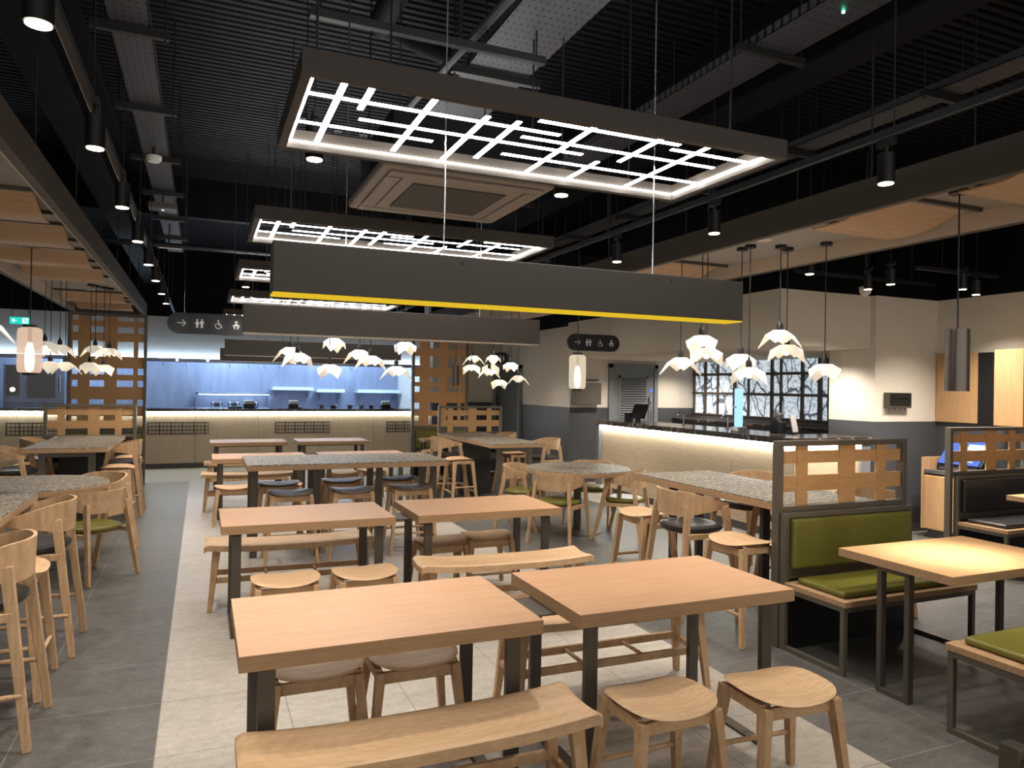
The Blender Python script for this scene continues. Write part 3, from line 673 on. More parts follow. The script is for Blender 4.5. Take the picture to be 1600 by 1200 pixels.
def make_armchair(h, seat_mat, name, top):
    t = thing(name, '', 'chair')   # faces -y; back on +y
    MB().disc_slab(sup(.225, .215, 2.6, 44, .9), lambda x, y: h - .012 * (1 - min(1, (x * x + y * y) / .05)), .05, edge=.014).build('seat', seat_mat, t, smooth=True)
    MB().disc_slab(sup(.2, .19, 2.6, 36, .9), lambda x, y: h - .05, .02).build('seat_base', 'oak', t, smooth=True)
    rx, ry = .275, .235
    def band(u, v):
        a = -0.42 + (PI + 0.84) * u; s_ = max(0, math.sin(a)); q = min(1, max(0, (math.sin(a) + .41) / 1.2))
        z1 = top - .085 * (1 - q) ** 1.3; z0 = z1 - (.036 + .145 * q ** 1.1)
        y = ry * math.sin(a) if a > 0 and a < PI else ry * 1.5 * math.sin(a)
        return (rx * math.cos(a) * (1 + .02 * v), y * (1 + .03 * v), z0 + (z1 - z0) * v)
    m = MB(); nu, nv = 40, 4; vs = []
    for off in (0, .016):
        for i in range(nu + 1):
            for j in range(nv + 1):
                x, y, z = band(i / nu, j / nv); k = 1 - off / math.hypot(x, y); vs.append((x * k, y * k, z))
    M = (nu + 1) * (nv + 1); I = lambda i, j: i * (nv + 1) + j; fs = []
    for i in range(nu):
        for j in range(nv):
            f = (I(i, j), I(i + 1, j), I(i + 1, j + 1), I(i, j + 1)); fs += [f, tuple(M + k for k in f[::-1])]
        for j in (0, nv): fs.append((I(i, j), I(i + 1, j), M + I(i + 1, j), M + I(i, j)))
    for i in (0, nu):
        for j in range(nv): fs.append((I(i, j), I(i, j + 1), M + I(i, j + 1), M + I(i, j)))
    m.add(vs, fs); m.build('backrest', 'oak', t, smooth=True)
    for sx in (-1, 1):
        MB().bar((sx * .262, -.10, top - .1), (sx * .275, -.255, 0), .052, .034, .036, .026, up=(1, 0, 0)).build('front_leg', 'oak', t, bevel=.004)
        MB().bar((sx * .19, .165, top - .1), (sx * .245, .265, 0), .052, .034, .036, .026, up=(1, 0, 0)).build('rear_leg', 'oak', t, bevel=.004)
        MB().bar((sx * .25, -.16, h - .07), (sx * .21, .195, h - .07), .022, .04, up=(0, 0, 1)).build('side_rail', 'oak', t, bevel=.003)
    if h > .55:
        for s_ in (-1, 1): MB().tube((s_ * .27, -.215, .25), (s_ * .235, .24, .25), .012).build('footrest', 'oak', t, smooth=True)
        MB().tube((-.27, -.225, .2), (.27, -.225, .2), .012).build('footrest', 'oak', t, smooth=True)
    return t
gc = make_armchair(.455, 'green_leather', 'green_armchair', .745)
def face(x, y, tx, ty): return math.atan2(ty - y, tx - x) + PI / 2
G = 'green seated armchairs'
for x, y, c, lb in ((3.56, 7.02, (4, 7.4), 'oak armchair with green seat, its curved back toward the camera at the right round table'), (3.52, 7.85, (4, 7.4), 'oak armchair with green seat left of the right round table'), (4.45, 7.9, (4, 7.4), 'oak armchair with green seat behind the right round table'), (4.36, 6.98, (4, 7.4), 'oak armchair with green seat right of the right round table'),
        (-.84, 7.0, (-1.4, 7.5), 'oak armchair with green seat nearest the aisle at the left round table'), (-.92, 8.05, (-1.4, 7.5), 'oak armchair with green seat behind the left round table')):
    place(gc, (x, y, 0), face(x, y, *c), lb, G)
bc = make_armchair(.665, 'black_leather', 'bar_armchair', .915)
G = 'dark seated bar armchairs'
Lf, Rt = PI / 2, -PI / 2      # backs: Rt faces -x
for x, y, a, lb in ((-.95, 5.25, -PI / 2, 'tall oak armchair with dark seat at the left, farther of the two by the aisle'), (-.95, 4.04, -PI / 2, 'tall oak armchair with dark seat in the left foreground, nearest the camera'), (-.92, 10.25, -PI / 2, 'tall oak armchair with dark seat right of the back left terrazzo table'),
        (-1.88, 9.5, PI / 2, 'tall oak armchair with dark seat at the far left edge of the photo'), (-1.86, 10.85, PI / 2, 'tall oak armchair behind the left corner of the back left terrazzo table'), (3.35, 10.24, PI / 2, 'tall oak armchair with dark seat left of the back right terrazzo table'), (4.62, 9.62, -PI / 2, 'tall oak armchair with dark seat right of the back right terrazzo table'),
        (4.5, 10.95, -PI / 2, 'tall oak armchair behind the far right corner of the back right terrazzo table'), (3.4, 4.5, PI / 2, 'oak bar armchair before the right terrazzo table, its curved back toward the camera'), (4.55, 5.2, -PI / 2, 'tall oak armchair beyond the right terrazzo table by the bar'), (4.6, 4.0, -PI / 2, 'tall oak armchair whose back shows right of the low wood screen')):
    place(bc, (x, y, 0), a, lb, G)
def make_bench():
    t = thing('wooden_bench', '', 'bench'); L, D = .615, .155
    def top(x, y): return .452 + .026 * (abs(x) / L) ** 3.0 + .016 * (y / D) ** 2
    def fn(u, v):
        x = -L + 2 * L * u; y = -D + 2 * D * v; z = top(x, y)
        e = max(0, abs(x) - (L - .03)) / .03; z -= .018 * e ** 2
        f = max(0, abs(y) - (D - .014)) / .014; z -= .010 * f ** 2
        return (x, y, z)
    MB().sheet(fn, 60, 24, .040).build('seat', 'oak_seat', t, smooth=True)
    for sx in (-1, 1):
        for sy in (-1, 1): MB().bar((sx * (L - .085), sy * .105, .425), (sx * (L - .045), sy * .145, 0), .055, .04, .034, .028, up=(0, 1, 0)).build('leg', 'oak', t, bevel=.005)
        MB().bar((sx * (L - .06), -.125, .2), (sx * (L - .06), .125, .2), .024, .03, up=(0, 0, 1)).build('end_rail', 'oak', t, bevel=.003)
    for sy in (-1, 1): MB().bar((-L + .07, sy * .122, .22), (L - .07, sy * .122, .22), .022, .04, up=(0, 0, 1)).build('stretcher', 'oak', t, bevel=.003)
    for x in (-.18, .18): MB().tube((x, -.122, .22), (x, .122, .22), .011).build('cross_rod', 'oak', t, smooth=True)
    return t
bn = make_bench()
for x, y, a, lb in ((.735, 2.43, 0, 'oak bench in the foreground before the front left table'), (2.03, 3.42, -.01, 'oak bench behind the front right table, seen between the table legs'), (.65, 5.77, -.03, 'oak bench behind the second row left table'),
        (1.95, 4.66, -.06, 'oak bench with upturned end before the second row right table'), (.62, 10.15, 0, 'oak bench behind the left table of the back rows'), (.66, 11.62, 0, 'farthest oak bench before the last left table')):
    place(bn, (x, y, 0), a, lb, 'oak benches at the dining tables')

# ------------------------------------------------------------------ booths and lattice screens
def weave(m, x0, x1, z0, z1, vs, hs, y):
    # flat slats, uprights and rails woven in slightly different planes
    for i, (a, b) in enumerate(vs): m.box(x0 + a, x0 + b, y - .012 + .002 * (i % 2), y + .004, z0, z1)
    for i, (a, b) in enumerate(hs): m.box(x0, x1, y - .009 + .003 * (i % 2), y + .007, z0 + a, z0 + b)
def low_screen(x0, x1, y, label, s=1.0, sub='floor'):
    t = thing('lattice_screen', label, 'screen', ((x0 + x1) / 2, y, 0)); h = (x1 - x0) / 2
    for x in (-h, h - .04): B(x, x + .04, -.03, .03, 0, 1.33).build('post', 'frame_metal', t, bevel=.003)
    B(-h + .04, h - .04, -.03, .03, 1.295, 1.33).build('top_rail', 'frame_metal', t, bevel=.003); B(-h + .04, h - .04, -.03, .03, .868, .905).build('lower_rail', 'frame_metal', t, bevel=.003)
    W_ = 2 * h - .08; q = W_ / 1.05
    m = MB(); weave(m, -h + .04, h - .04, .905, 1.295, [(.125 * q, .215 * q), (.487 * q, .63 * q), (.82 * q, .905 * q)], [(.09, .195), (.275, .355)], 0); m.build('woven_slats', 'lattice_wood', t)
    return t
def booth(x0, x1, y, f, leather, label):
    # f = -1: the seat looks toward the camera
    t = thing('booth_bench', label, 'booth bench', ((x0 + x1) / 2, y, 0), 0 if f < 0 else PI); h = (x1 - x0) / 2
    B(-h + .03, h - .03, -.04, -.01, .0, .45).build('kick_panel', 'black', t)
    m = MB()
    for x in (-h, h - .03): m.box(x, x + .03, -.05, 0, 0, .87)
    m.box(-h + .03, h - .03, -.05, 0, .84, .87); m.box(-h + .03, h - .03, -.04, -.01, .44, .84); bf = m.build('back_frame', 'frame_metal', t, bevel=.003)
    B(-h + .045, h - .045, -.085, -.04, .52, .835).build('back_cushion', leather, bf, bevel=.016, seg=3)
    sb = B(-h, h, -.52, -.045, .40, .435).build('seat_board', 'table_edge', t, bevel=.003)
    m = MB(); m.box(-h + .05, h - .06, -.47, -.1, .436, .475); m.build('seat_cushion', leather, sb, bevel=.018, seg=3)
    for x in (-h + .005, h - .035):
        m = MB(); m.box(x, x + .03, -.51, -.48, .0, .4); m.box(x, x + .03, -.48, -.05, 0, .03); m.box(x, x + .03, -.48, -.05, .37, .4); m.build('leg_frame', 'frame_metal', t, bevel=.002)
    m = MB(); m.box(-h + .035, h - .035, -.51, -.48, .37, .4); m.build('front_rail', 'frame_metal', t)
    return t
def booth_table(x0, x1, y0, y1, label):
    t = thing('booth_table', label, 'table')
    m = MB(); m.k = 1; m.box(x0, x1, y0, y1, .695, .737); m.k = 0; m.box(x0, x1, y0, y1, .737, .74); m.build('tabletop', ['cabinet_top', 'table_edge'], t)
    yc = (y0 + y1) / 2
    for x in (x0 + .015, x1 - .055):
        for dy in (-.1, .07): B(x, x + .04, yc + dy, yc + dy + .03, .03, .67).build('leg', 'bronze_metal', t, bevel=.002)
        B(x, x + .04, yc - .1, yc + .1, 0, .03).build('foot_bar', 'bronze_metal', t, bevel=.002); B(x, x + .04, yc - .1, yc + .1, .67, .695).build('head_bar', 'bronze_metal', t, bevel=.002)
    return t
low_screen(3.43, 4.6, 3.66, 'woven wood screen in a dark frame above the olive booth on the right')
booth(3.44, 4.59, 3.625, -1, 'green_leather', 'olive leather booth bench on the right facing the booth table')
booth_table(3.45, 4.52, 2.46, 3.165, 'wood booth table at the right edge between the olive benches')
booth(3.37, 4.52, 1.92, 1, 'green_leather', 'olive leather booth bench at the lower right corner of the photo')
low_screen(6.62, 7.8, 4.79, 'woven wood screen at the far right edge above the black booth')
booth(6.66, 7.8, 4.755, -1, 'black_leather', 'black leather booth bench at the right edge')
booth_table(6.76, 7.8, 3.62, 4.32, 'wood booth table corner at the right edge before the black bench')
low_screen(3.53, 4.64, 11.3, 'woven wood screen behind the back right terrazzo table')
booth(3.55, 4.62, 11.36, 1, 'green_leather', 'olive booth bench behind the back right woven screen')
booth_table(3.5, 4.5, 11.95, 12.35, 'small wood booth table before the far right olive bench')
low_screen(-1.95, -.835, 11.45, 'woven wood screen behind the back left terrazzo table')
booth(-1.93, -.86, 11.51, 1, 'green_leather', 'olive booth bench behind the back left woven screen')
def tall_screen(x0, x1, y, label, mir):
    t = thing('tall_lattice_screen', label, 'screen', ((x0 + x1) / 2, y, 0)); h = (x1 - x0) / 2
    for x in (-h, h - .045): B(x, x + .045, -.035, .035, 0, 2.695).build('post', 'frame_metal', t, bevel=.003)
    B(-h + .045, h - .045, -.035, .035, 2.655, 2.695).build('top_rail', 'frame_metal', t); B(-h + .045, h - .045, -.035, .035, .865, .92).build('lower_rail', 'frame_metal', t)
    gx = [-h + .045] ; op = [(.02, .095), (.255, .455), (.63, .855), (.92, 1.0)] if not mir else [(.0, .1), (.285, .475), (.62, .84), (.9, .98)]
    oz = [(2.585, 2.66), (2.40, 2.5), (2.03, 2.27), (1.75, 1.85), (1.56, 1.66), (1.26, 1.36), (.945, 1.1)]
    if mir: oz = [(2.34, 2.46), (1.99, 2.2), (1.72, 1.82), (1.54, 1.64), (1.2, 1.34), (.94, 1.1)]; oz = [(2.54, 2.62)] + oz
    xs_ = [0.0]; m = MB()
    for a, b in op:
        if a > xs_[-1] + .001: m.box(-h + .045 + xs_[-1], -h + .045 + a, -.012, .010, .92, 2.655)
        xs_.append(b)
    if xs_[-1] < 2 * h - .09: m.box(-h + .045 + xs_[-1], h - .045, -.012, .010, .92, 2.655)
    zt = 2.655
    for a, b in oz:
        if zt - b > .005: m.box(-h + .045, h - .045, -.015, .007, b, zt)
        zt = a
    if zt > .925: m.box(-h + .045, h - .045, -.015, .007, .92, zt)
    m.build('woven_slats', 'tall_lattice_wood', t)
tall_screen(-1.9, -.81, 12.9, 'tall woven wood screen at the left before the kitchen counter', False)
tall_screen(3.52, 4.6, 12.9, 'tall woven wood screen at the back right before the kitchen counter', True)
booth(-1.88, -.83, 12.86, -1, 'green_leather', 'olive booth bench under the tall left woven screen')
booth(3.54, 4.58, 12.86, -1, 'green_leather', 'olive booth bench under the tall right woven screen')

# ------------------------------------------------------------------ kitchen counter and kitchen
t = thing('service_counter', 'long pale wood service counter in front of the blue lit kitchen', 'counter')
CX0, CX1, CY = -7.0, 4.5, 15.27
m = MB(); xx = CX0
while xx < CX1 - .01: m.box(xx + .003, xx + 1.147, CY, CY + .03, .1, 1.07); xx += 1.15
m.build('front_panels', 'counter_veneer', t)
B(CX0, CX1, CY + .03, CY + .75, .1, 1.09).build('carcass', 'dark_panel', t); B(CX0, CX1, CY + .05, CY + .7, 0, .1).build('plinth', 'plinth', t)
B(CX0, CX1, CY - .05, CY + .8, 1.09, 1.145).build('worktop', 'black_marble', t, bevel=.003)
m = MB()
for i in range(115): m.box(CX0 + i * .1, CX0 + i * .1 + .008, CY - .003, CY, .12, 1.05) if i % 2 == 0 else None
m.build('grooves', 'counter_veneer', t)
B(CX0, CX1, CY - .028, CY - .012, 1.076, 1.09).build('led_strip', 'led_strip', t)
def grille(x0, x1):
    m = MB()
    for z in (.665, .735, .805, .875): m.box(x0, x1, CY - .045, CY - .032, z - .009, z + .009)
    n = int((x1 - x0) / .062)
    for i in range(n + 1):
        x = x0 + (x1 - x0) * i / n; w_ = .005 if i % 3 else .011; m.box(x - w_, x + w_, CY - .04, CY - .026, .65, .89)
    m.build('grille', 'bronze_metal', t)
for a in ((-.92, .13), (1.37, 2.43), (3.63, 4.45), (-3.15, -2.05), (-5.4, -4.4)): grille(*a)
t = thing('extractor_rail', 'long steel rail above the kitchen counter with glowing blue top edge', 'rail')
B(XL + .1, 4.5, 15.5, 15.7, 2.045, 2.115).build('rail', 'brushed_steel', t, bevel=.004)
B(XL + .1, 4.5, 15.62, 15.66, 2.116, 2.124).build('glow_strip', 'led_blue', t)
for x in (-.45, .1, 1.75, 3.2): MB().tube((x, 15.49, 2.08), (x, 15.5, 2.08), .02, n=12).build('rail_lamp', 'lamp_lens', t)
m = MB(); m.box(XL, 4.54, 15.95, 18.0, 2.95, 3.0); struct(m.build('ceiling_kitchen', 'white_wall'))
for i, x in enumerate((-.7, -.3, .5, .85, 1.15, 1.45, 2.9, 3.9)):
    m = MB(); m.tube((0, 0, -.02), (0, 0, -.09), .004, n=6); m.tube((0, 0, -.09), (.012, 0, -.11), .004, n=6); m.tube((.012, 0, -.11), (.024, 0, -.09), .004, n=6)
    tag(m.build('hanging_hook', 'chrome', loc=(x, 15.6, 2.047 + .022)), 'small steel hook under the kitchen rail, %s from the left' % ['first', 'second', 'third', 'fourth', 'fifth', 'sixth', 'seventh', 'eighth'][i], 'hook', 'hooks under the kitchen rail')
def kit_light(x):
    t = thing('kitchen_tube_light', 'kitchen tube light %s, mostly hidden by the bulkhead' % ('at the left' if x < 0 else 'in the middle' if x < 2 else 'at the right'), 'tube light', (x, 16.6, 2.9))
    B(-.6, .6, -.06, .06, 0, .05).build('tube', 'led_kitchen', t)
emit('led_kitchen', (0.50, 0.74, 1.0), 75.0)
for x in (-2.6, .6, 3.2): kit_light(x)
def shelf(x0, x1, z, label):
    t = thing('wall_shelf', label, 'shelf'); B(x0, x1, 17.55, 17.98, z, z + .03).build('shelf_board', 'shelf_steel', t, bevel=.003)
    B(x0, x1, 17.55, 17.565, z + .03, z + .08).build('front_lip', 'shelf_steel', t)
    for x in (x0 + .1, x1 - .1): m = MB(); m.bar((x, 17.97, z - .28), (x, 17.97, z), .03, .02); m.bar((x, 17.95, z - .16), (x, 17.65, z), .02, .02, up=(1, 0, 0)); m.build('bracket', 'brushed_steel', t)
shelf(1.5, 2.42, 1.5, 'steel wall shelf in the middle of the kitchen'); shelf(2.5, 3.15, 1.46, 'short steel wall shelf in the kitchen'); shelf(3.45, 4.5, 1.46, 'steel wall shelf at the right of the kitchen')
t = thing('pass_cabinet', 'steel cabinet with a bright front behind the kitchen counter', 'cabinet', (.66, 17.4, 0))
B(-.78, .78, -.2, .5, 0, 1.06).build('base_unit', 'brushed_steel', t)
m = MB(); m.box(-.78, .78, .1, .5, 1.4, 1.44); m.box(-.78, -.74, -.2, .5, 1.06, 1.44); m.box(.74, .78, -.2, .5, 1.06, 1.44); m.box(-.74, .74, .45, .5, 1.06, 1.4); m.box(-.78, .78, -.2, .1, 1.4, 1.44); m.build('upper_case', 'brushed_steel', t, bevel=.004)
B(-.72, .72, -.1, -.05, 1.385, 1.398).build('inner_light', 'led_blue', t)
for i, x in enumerate((-.35, 0.0, .4)):
    m = MB(); m.lathe([(.08, 0), (.11, .02), (.13, .14), (.125, .16), (.10, .03)], 18); tag(m.build('steel_pot', 'chrome', loc=(.66 + x, 17.35, 1.062)), '%s of three steel pots in the kitchen pass cabinet' % ['leftmost', 'middle', 'rightmost'][i], 'pot')
B(1.6, 4.5, 17.0, 17.9, 0, .92).build('x', 'brushed_steel'); o = bpy.data.objects['x']; o.name = 'prep_counter'; tag(o, 'low steel prep counter along the kitchen wall', 'counter')
def till(x, label):
    t = thing('card_printer', label, 'printer', (x, 15.62, 1.145))
    B(-.1, .1, -.07, .09, 0, .085).build('body', 'black', t, bevel=.012); m = MB(); m.lathe([(.045, -.09), (.05, -.08), (.05, .08), (.045, .09)], 16)
    m.v = [(z, y * .9, x_ + .115) for x_, y, z in m.v]; m.build('paper_roll', 'white_plastic', t, smooth=True); B(.1, .17, -.05, .05, 0, .02).build('tray', 'black', t)
till(.88, 'small black printer on the counter before the pass cabinet'); till(1.75, 'small black printer on the middle of the kitchen counter'); till(3.68, 'small black printer on the counter at the right')
tag(B(-.13, .13, -.07, .07, 0, .03).build('counter_tray', 'black', loc=(.62, 15.6, 1.145), bevel=.004), 'flat black tray on the kitchen counter', 'tray')
for i, (x, r_) in enumerate(((2.35, .07), (2.6, .09), (2.95, .08), (3.2, .06), (3.42, .07))):
    tag(MB().lathe([(r_ * .5, 0), (r_ * .9, .03), (r_, .07), (r_ * .96, .07), (r_ * .5, .012)], 16).build('steel_bowl', 'chrome', loc=(x, 15.85, 1.146), smooth=True), 'steel bowl on the kitchen counter, %s of five from the left' % ['first', 'second', 'third', 'fourth', 'fifth'][i], 'bowl', 'steel bowls on the counter')
t = thing('combi_oven', 'large steel combi oven behind the counter at the far left', 'oven', (-2.95, 16.7, 0))
B(-.5, .5, -.3, .4, 0, 1.2).build('stand', 'brushed_steel', t); B(-.5, .5, -.3, .4, 1.2, 1.95).build('body', 'brushed_steel', t, bevel=.01)
B(-.46, -.24, -.315, -.3, 1.34, 1.92).build('control_panel', 'dark_glass', t); B(-.12, .34, -.315, -.3, 1.3, 1.86).build('door_glass', 'dark_glass', t)
m = MB(); m.tube((.42, -.34, 1.4), (.42, -.34, 1.75), .015); m.build('door_handle', 'chrome', t)
m = MB(); m.lathe([(.035, 0), (.045, .002), (.045, .012), (.035, .012), (.03, .006)], 20); m.v = [(x - .35, -.318 - z, y + 1.46) for x, y, z in m.v]; m.build('dial', 'icon_lit', t)
t = thing('exit_sign', 'green exit sign with arrow and running figure at the upper left', 'sign', (-2.44, 12.5, 2.455))
B(-.125, .125, -.02, .02, 0, .1).build('panel', 'exit_green', t)
m = MB(); m.bar((-.04, -.023, .05), (-.095, -.023, .05), .012, .004); m.bar((-.095, -.023, .05), (-.07, -.023, .075), .012, .004); m.bar((-.095, -.023, .05), (-.07, -.023, .025), .012, .004); m.build('arrow', 'exit_white', t)
m = MB(); m.box(.03, .1, -.023, -.021, .012, .088); m.build('doorway', 'exit_white', t)
m = MB(); m.tube((.06, -.026, .076), (.06, -.0235, .076), .008, n=10); m.bar((.06, -.025, .066), (.068, -.025, .045), .014, .003); m.bar((.068, -.025, .045), (.05, -.025, .03), .008, .003); m.bar((.068, -.025, .045), (.082, -.025, .022), .008, .003); m.bar((.06, -.025, .062), (.044, -.025, .055), .006, .003); m.build('running_figure', 'exit_green', t)
m = MB(); m.tube((-.1, 0, .1), (-.1, 0, ZD - 2.455), .004, n=6); m.tube((.1, 0, .1), (.1, 0, ZD - 2.455), .004, n=6); m.build('suspension_wires', 'black', t)

# ------------------------------------------------------------------ hanging toilet signs
def toilet_sign(x, y, z, L, hgt, label, icons=True, rz=0):
    t = thing('toilet_sign', label, 'sign', (x, y, z), rz); r = hgt / 2
    poly = [(-L / 2 + r + r * math.cos(PI / 2 + PI * i / 16), r * math.sin(PI / 2 + PI * i / 16)) for i in range(17)] + [(L / 2 - r + r * math.cos(-PI / 2 + PI * i / 16), r * math.sin(-PI / 2 + PI * i / 16)) for i in range(17)]
    t0 = t; t = MB().prism(poly, -.02, .02).build('panel', 'sign_black', t0, bevel=.003)
    q = hgt / .235; cs = [-.285 * L / .86, -.1 * L / .86, .1 * L / .86, .285 * L / .86]; F = -.0265
    for c in cs: MB().tube((c, -.025, 0), (c, -.02, 0), .078 * q, n=28).build('icon_disc', 'sign_disc', t)
    def circ(m, cx, cz, r_): m.tube((cx, F - .003, cz), (cx, F + .001, cz), r_, n=16)
    def ln(m, a, b, w): m.bar((a[0], F - .001, a[1]), (b[0], F - .001, b[1]), w, .004)
    s = .1 * q; c = cs[0]; m = MB(); ln(m, (c - .42 * s, 0), (c + .4 * s, 0), .09 * s); ln(m, (c + .08 * s, .36 * s), (c + .43 * s, 0), .09 * s); ln(m, (c + .08 * s, -.36 * s), (c + .43 * s, 0), .09 * s); m.build('arrow', 'icon_white', t)
    m = MB()
    for k, c in ((0, cs[1] - .24 * s), (1, cs[1] + .24 * s)):
        circ(m, c, .4 * s, .095 * s)
        if k == 0: m.prism([(c - .1 * s, .27 * s), (c + .1 * s, .27 * s), (c + .24 * s, -.08 * s), (c + .12 * s, -.08 * s), (c + .1 * s, -.48 * s), (c - .1 * s, -.48 * s), (c - .12 * s, -.08 * s), (c - .24 * s, -.08 * s)], F - .003, F + .001)
        else: m.prism([(c - .2 * s, .27 * s), (c + .2 * s, .27 * s), (c + .2 * s, -.06 * s), (c + .11 * s, -.06 * s), (c + .11 * s, -.48 * s), (c - .11 * s, -.48 * s), (c - .11 * s, -.06 * s), (c - .2 * s, -.06 * s)], F - .003, F + .001)
    m.build('couple_icon', 'icon_white', t)
    c = cs[2]; m = MB(); circ(m, c - .05 * s, .4 * s, .09 * s); ln(m, (c - .05 * s, .3 * s), (c - .03 * s, -.05 * s), .1 * s); ln(m, (c - .03 * s, .1 * s), (c + .2 * s, .1 * s), .07 * s); ln(m, (c - .05 * s, -.06 * s), (c + .22 * s, -.06 * s), .09 * s); ln(m, (c + .22 * s, -.06 * s), (c + .36 * s, -.38 * s), .09 * s)
    pts = [(c - .06 * s + .3 * s * math.cos(a), -.17 * s + .3 * s * math.sin(a)) for a in [2.0 + i * .29 for i in range(15)]]
    for a, b in zip(pts, pts[1:]): ln(m, a, b, .07 * s)
    m.build('wheelchair_icon', 'icon_white', t)
    c = cs[3]; m = MB(); circ(m, c, .33 * s, .15 * s); m.prism([(c - .13 * s, .14 * s), (c + .13 * s, .14 * s), (c + .4 * s, -.1 * s), (c + .32 * s, -.18 * s), (c + .16 * s, -.04 * s), (c + .14 * s, -.12 * s), (c - .14 * s, -.12 * s), (c - .16 * s, -.04 * s), (c - .32 * s, -.18 * s), (c - .4 * s, -.1 * s)], F - .003, F + .001)
    for k in (-1, 1): m.prism([(c + k * .05 * s, -.18 * s), (c + k * .2 * s, -.15 * s), (c + k * .31 * s, -.28 * s), (c + k * .17 * s, -.46 * s), (c + k * .06 * s, -.46 * s), (c + k * .15 * s, -.3 * s)], F - .003, F + .001)
    m.build('baby_icon', 'icon_white', t)
    for xx in (-L * .3, L * .3): MB().tube((xx, 0, r), (xx, 0, ZD - z), .003, n=6).build('suspension_wire', 'chrome', t0)
toilet_sign(.065, 9.0, 2.317, .87, .237, 'black rounded toilet sign with arrow at the left before the white bulkhead')
toilet_sign(5.085, 9.0, 2.298, .83, .235, 'black rounded toilet sign with arrow at the right behind the amber lantern')
t = thing('round_wall_sign', 'small black door sign on the far corridor wall', 'sign', (5.72, 14.0, 2.25), -.9)
MB().prism([(.15 * math.copysign(abs(math.cos(a)) ** .6, math.cos(a)), .13 * math.copysign(abs(math.sin(a)) ** .6, math.sin(a))) for a in [2 * PI * i / 28 for i in range(28)]], -.02, .02).build('panel', 'sign_black', t)
for c in (-.07, 0, .07):
    m = MB(); m.tube((c, -.026, .05), (c, -.021, .05), .014, n=10); m.prism([(c - .02, .03), (c + .02, .03), (c + .016, -.06), (c - .016, -.06)], -.025, -.021); m.build('figure_icon', 'icon_white', t)
m = MB(); m.tube((0, 0, .13), (0, 0, ZD - 2.25), .004, n=6); m.build('suspension_rod', 'black', t)

# ------------------------------------------------------------------ bar counter on the right
t = thing('bar_counter', 'pale wood bar counter with dark marble top and glowing front on the right', 'counter')
BX, BY0, BY1 = 5.92, 6.03, 10.15
m = MB(); yy = BY0
while yy < BY1 - .1: m.box(BX, BX + .03, yy + .004, min(yy + 1.03, BY1) - .004, .1, 1.06); yy += 1.03
m.box(BX + .03, 6.86, BY0, BY0 + .03, .1, 1.06); m.build('front_panels', 'bar_veneer', t)
B(BX + .03, 6.5, BY0 + .03, BY1, .1, 1.08).build('carcass', 'dark_panel', t)
m = MB(); m.box(BX - .06, BX + .58, BY1, BY1 + .09, 0, 1.08); m.build('end_post', 'grey_door', t); m = MB(); m.box(6.86, 7.0, BY0 - .04, BY0 + .5, 0, 1.08); m.build('return_post', 'grey_door', t)
B(BX + .04, 6.8, BY0 + .05, BY1, 0, .1).build('plinth', 'plinth', t)
m = MB(); m.box(5.82, 6.55, BY0 - .06, BY1 + .1, 1.08, 1.15); m.box(6.55, 7.02, BY0 - .06, BY0 + .55, 1.08, 1.15); m.build('worktop', 'black_marble', t, bevel=.003)
m = MB(); m.box(BX - .035, BX - .015, BY0, BY1, 1.066, 1.08); m.box(BX, 6.86, BY0 - .035, BY0 - .015, 1.066, 1.08); m.build('led_strip', 'led_strip', t)
t = thing('back_bar', 'dark back bar cabinet below the frosted window', 'cabinet'); B(7.95, 8.48, 7.0, 11.1, 0, 1.1).build('cabinet', 'dark_panel', t); B(7.93, 8.49, 6.98, 11.12, 1.1, 1.14).build('worktop', 'black_marble', t, bevel=.003)
t = thing('glowing_dispenser', 'tall glowing blue column standing on the bar top', 'dispenser', (6.1, 7.15, 1.15))
B(-.038, .038, -.038, .038, .06, .53).build('lit_column', 'blue_column', t, bevel=.008); B(-.07, .07, -.07, .07, 0, .06).build('base', 'chrome', t, bevel=.006); MB().tube((-.036, 0, .3), (-.1, 0, .3), .012, n=10).build('tap', 'chrome', t)
t = thing('till_screen', 'black till screen on a stand at the far end of the bar', 'till', (6.2, 9.55, 1.15), -1.2)
MB().tube((0, 0, 0), (0, 0, .1), .05, .03, n=16).build('stand', 'black', t); m = MB(); m.bar((0, -.02, .05), (0, .1, .27), .26, .025, up=(0, 1, 0)); m.build('screen', 'black', t, bevel=.006); B(-.24, -.12, -.03, .05, 0.001, .14).build('card_reader', 'black', t, bevel=.01)
def tap(x, y, label):
    t = thing('faucet', label, 'faucet', (x, y, 1.15)); m = MB(); m.tube((0, 0, 0), (0, 0, .14), .012, n=10); pv = None
    for i in range(9):
        a = PI * i / 8; p = (-.05 + .05 * math.cos(a), 0, .14 + .05 * math.sin(a))
        if pv: m.tube(pv, p, .01, n=8)
        pv = p
    m.build('spout', 'chrome', t, smooth=True); MB().tube((0, 0, 0), (0, 0, .02), .025, n=14).build('collar', 'chrome', t)
tap(6.35, 8.6, 'curved chrome faucet on the far part of the bar'); tap(6.35, 7.65, 'curved chrome faucet left of the glowing column')
t = thing('coffee_grinder', 'black and chrome grinder on the bar right of the glowing column', 'grinder', (6.4, 6.8, 1.15)); B(-.06, .06, -.07, .07, 0, .14).build('body', 'black', t, bevel=.01); MB().lathe([(.03, .14), (.06, .2), (.06, .24), (.02, .25)], 16).build('hopper', 'chrome', t, smooth=True)
t = thing('tablet_screen', 'grey back of a tablet screen standing on the bar', 'screen', (6.5, 6.62, 1.15), .5); m = MB(); m.bar((0, 0, .02), (0, .04, .22), .2, .012, up=(0, 1, 0)); m.build('panel', 'appliance_grey', t, bevel=.004); B(-.06, .06, -.02, .1, 0, .02).build('foot', 'black', t)

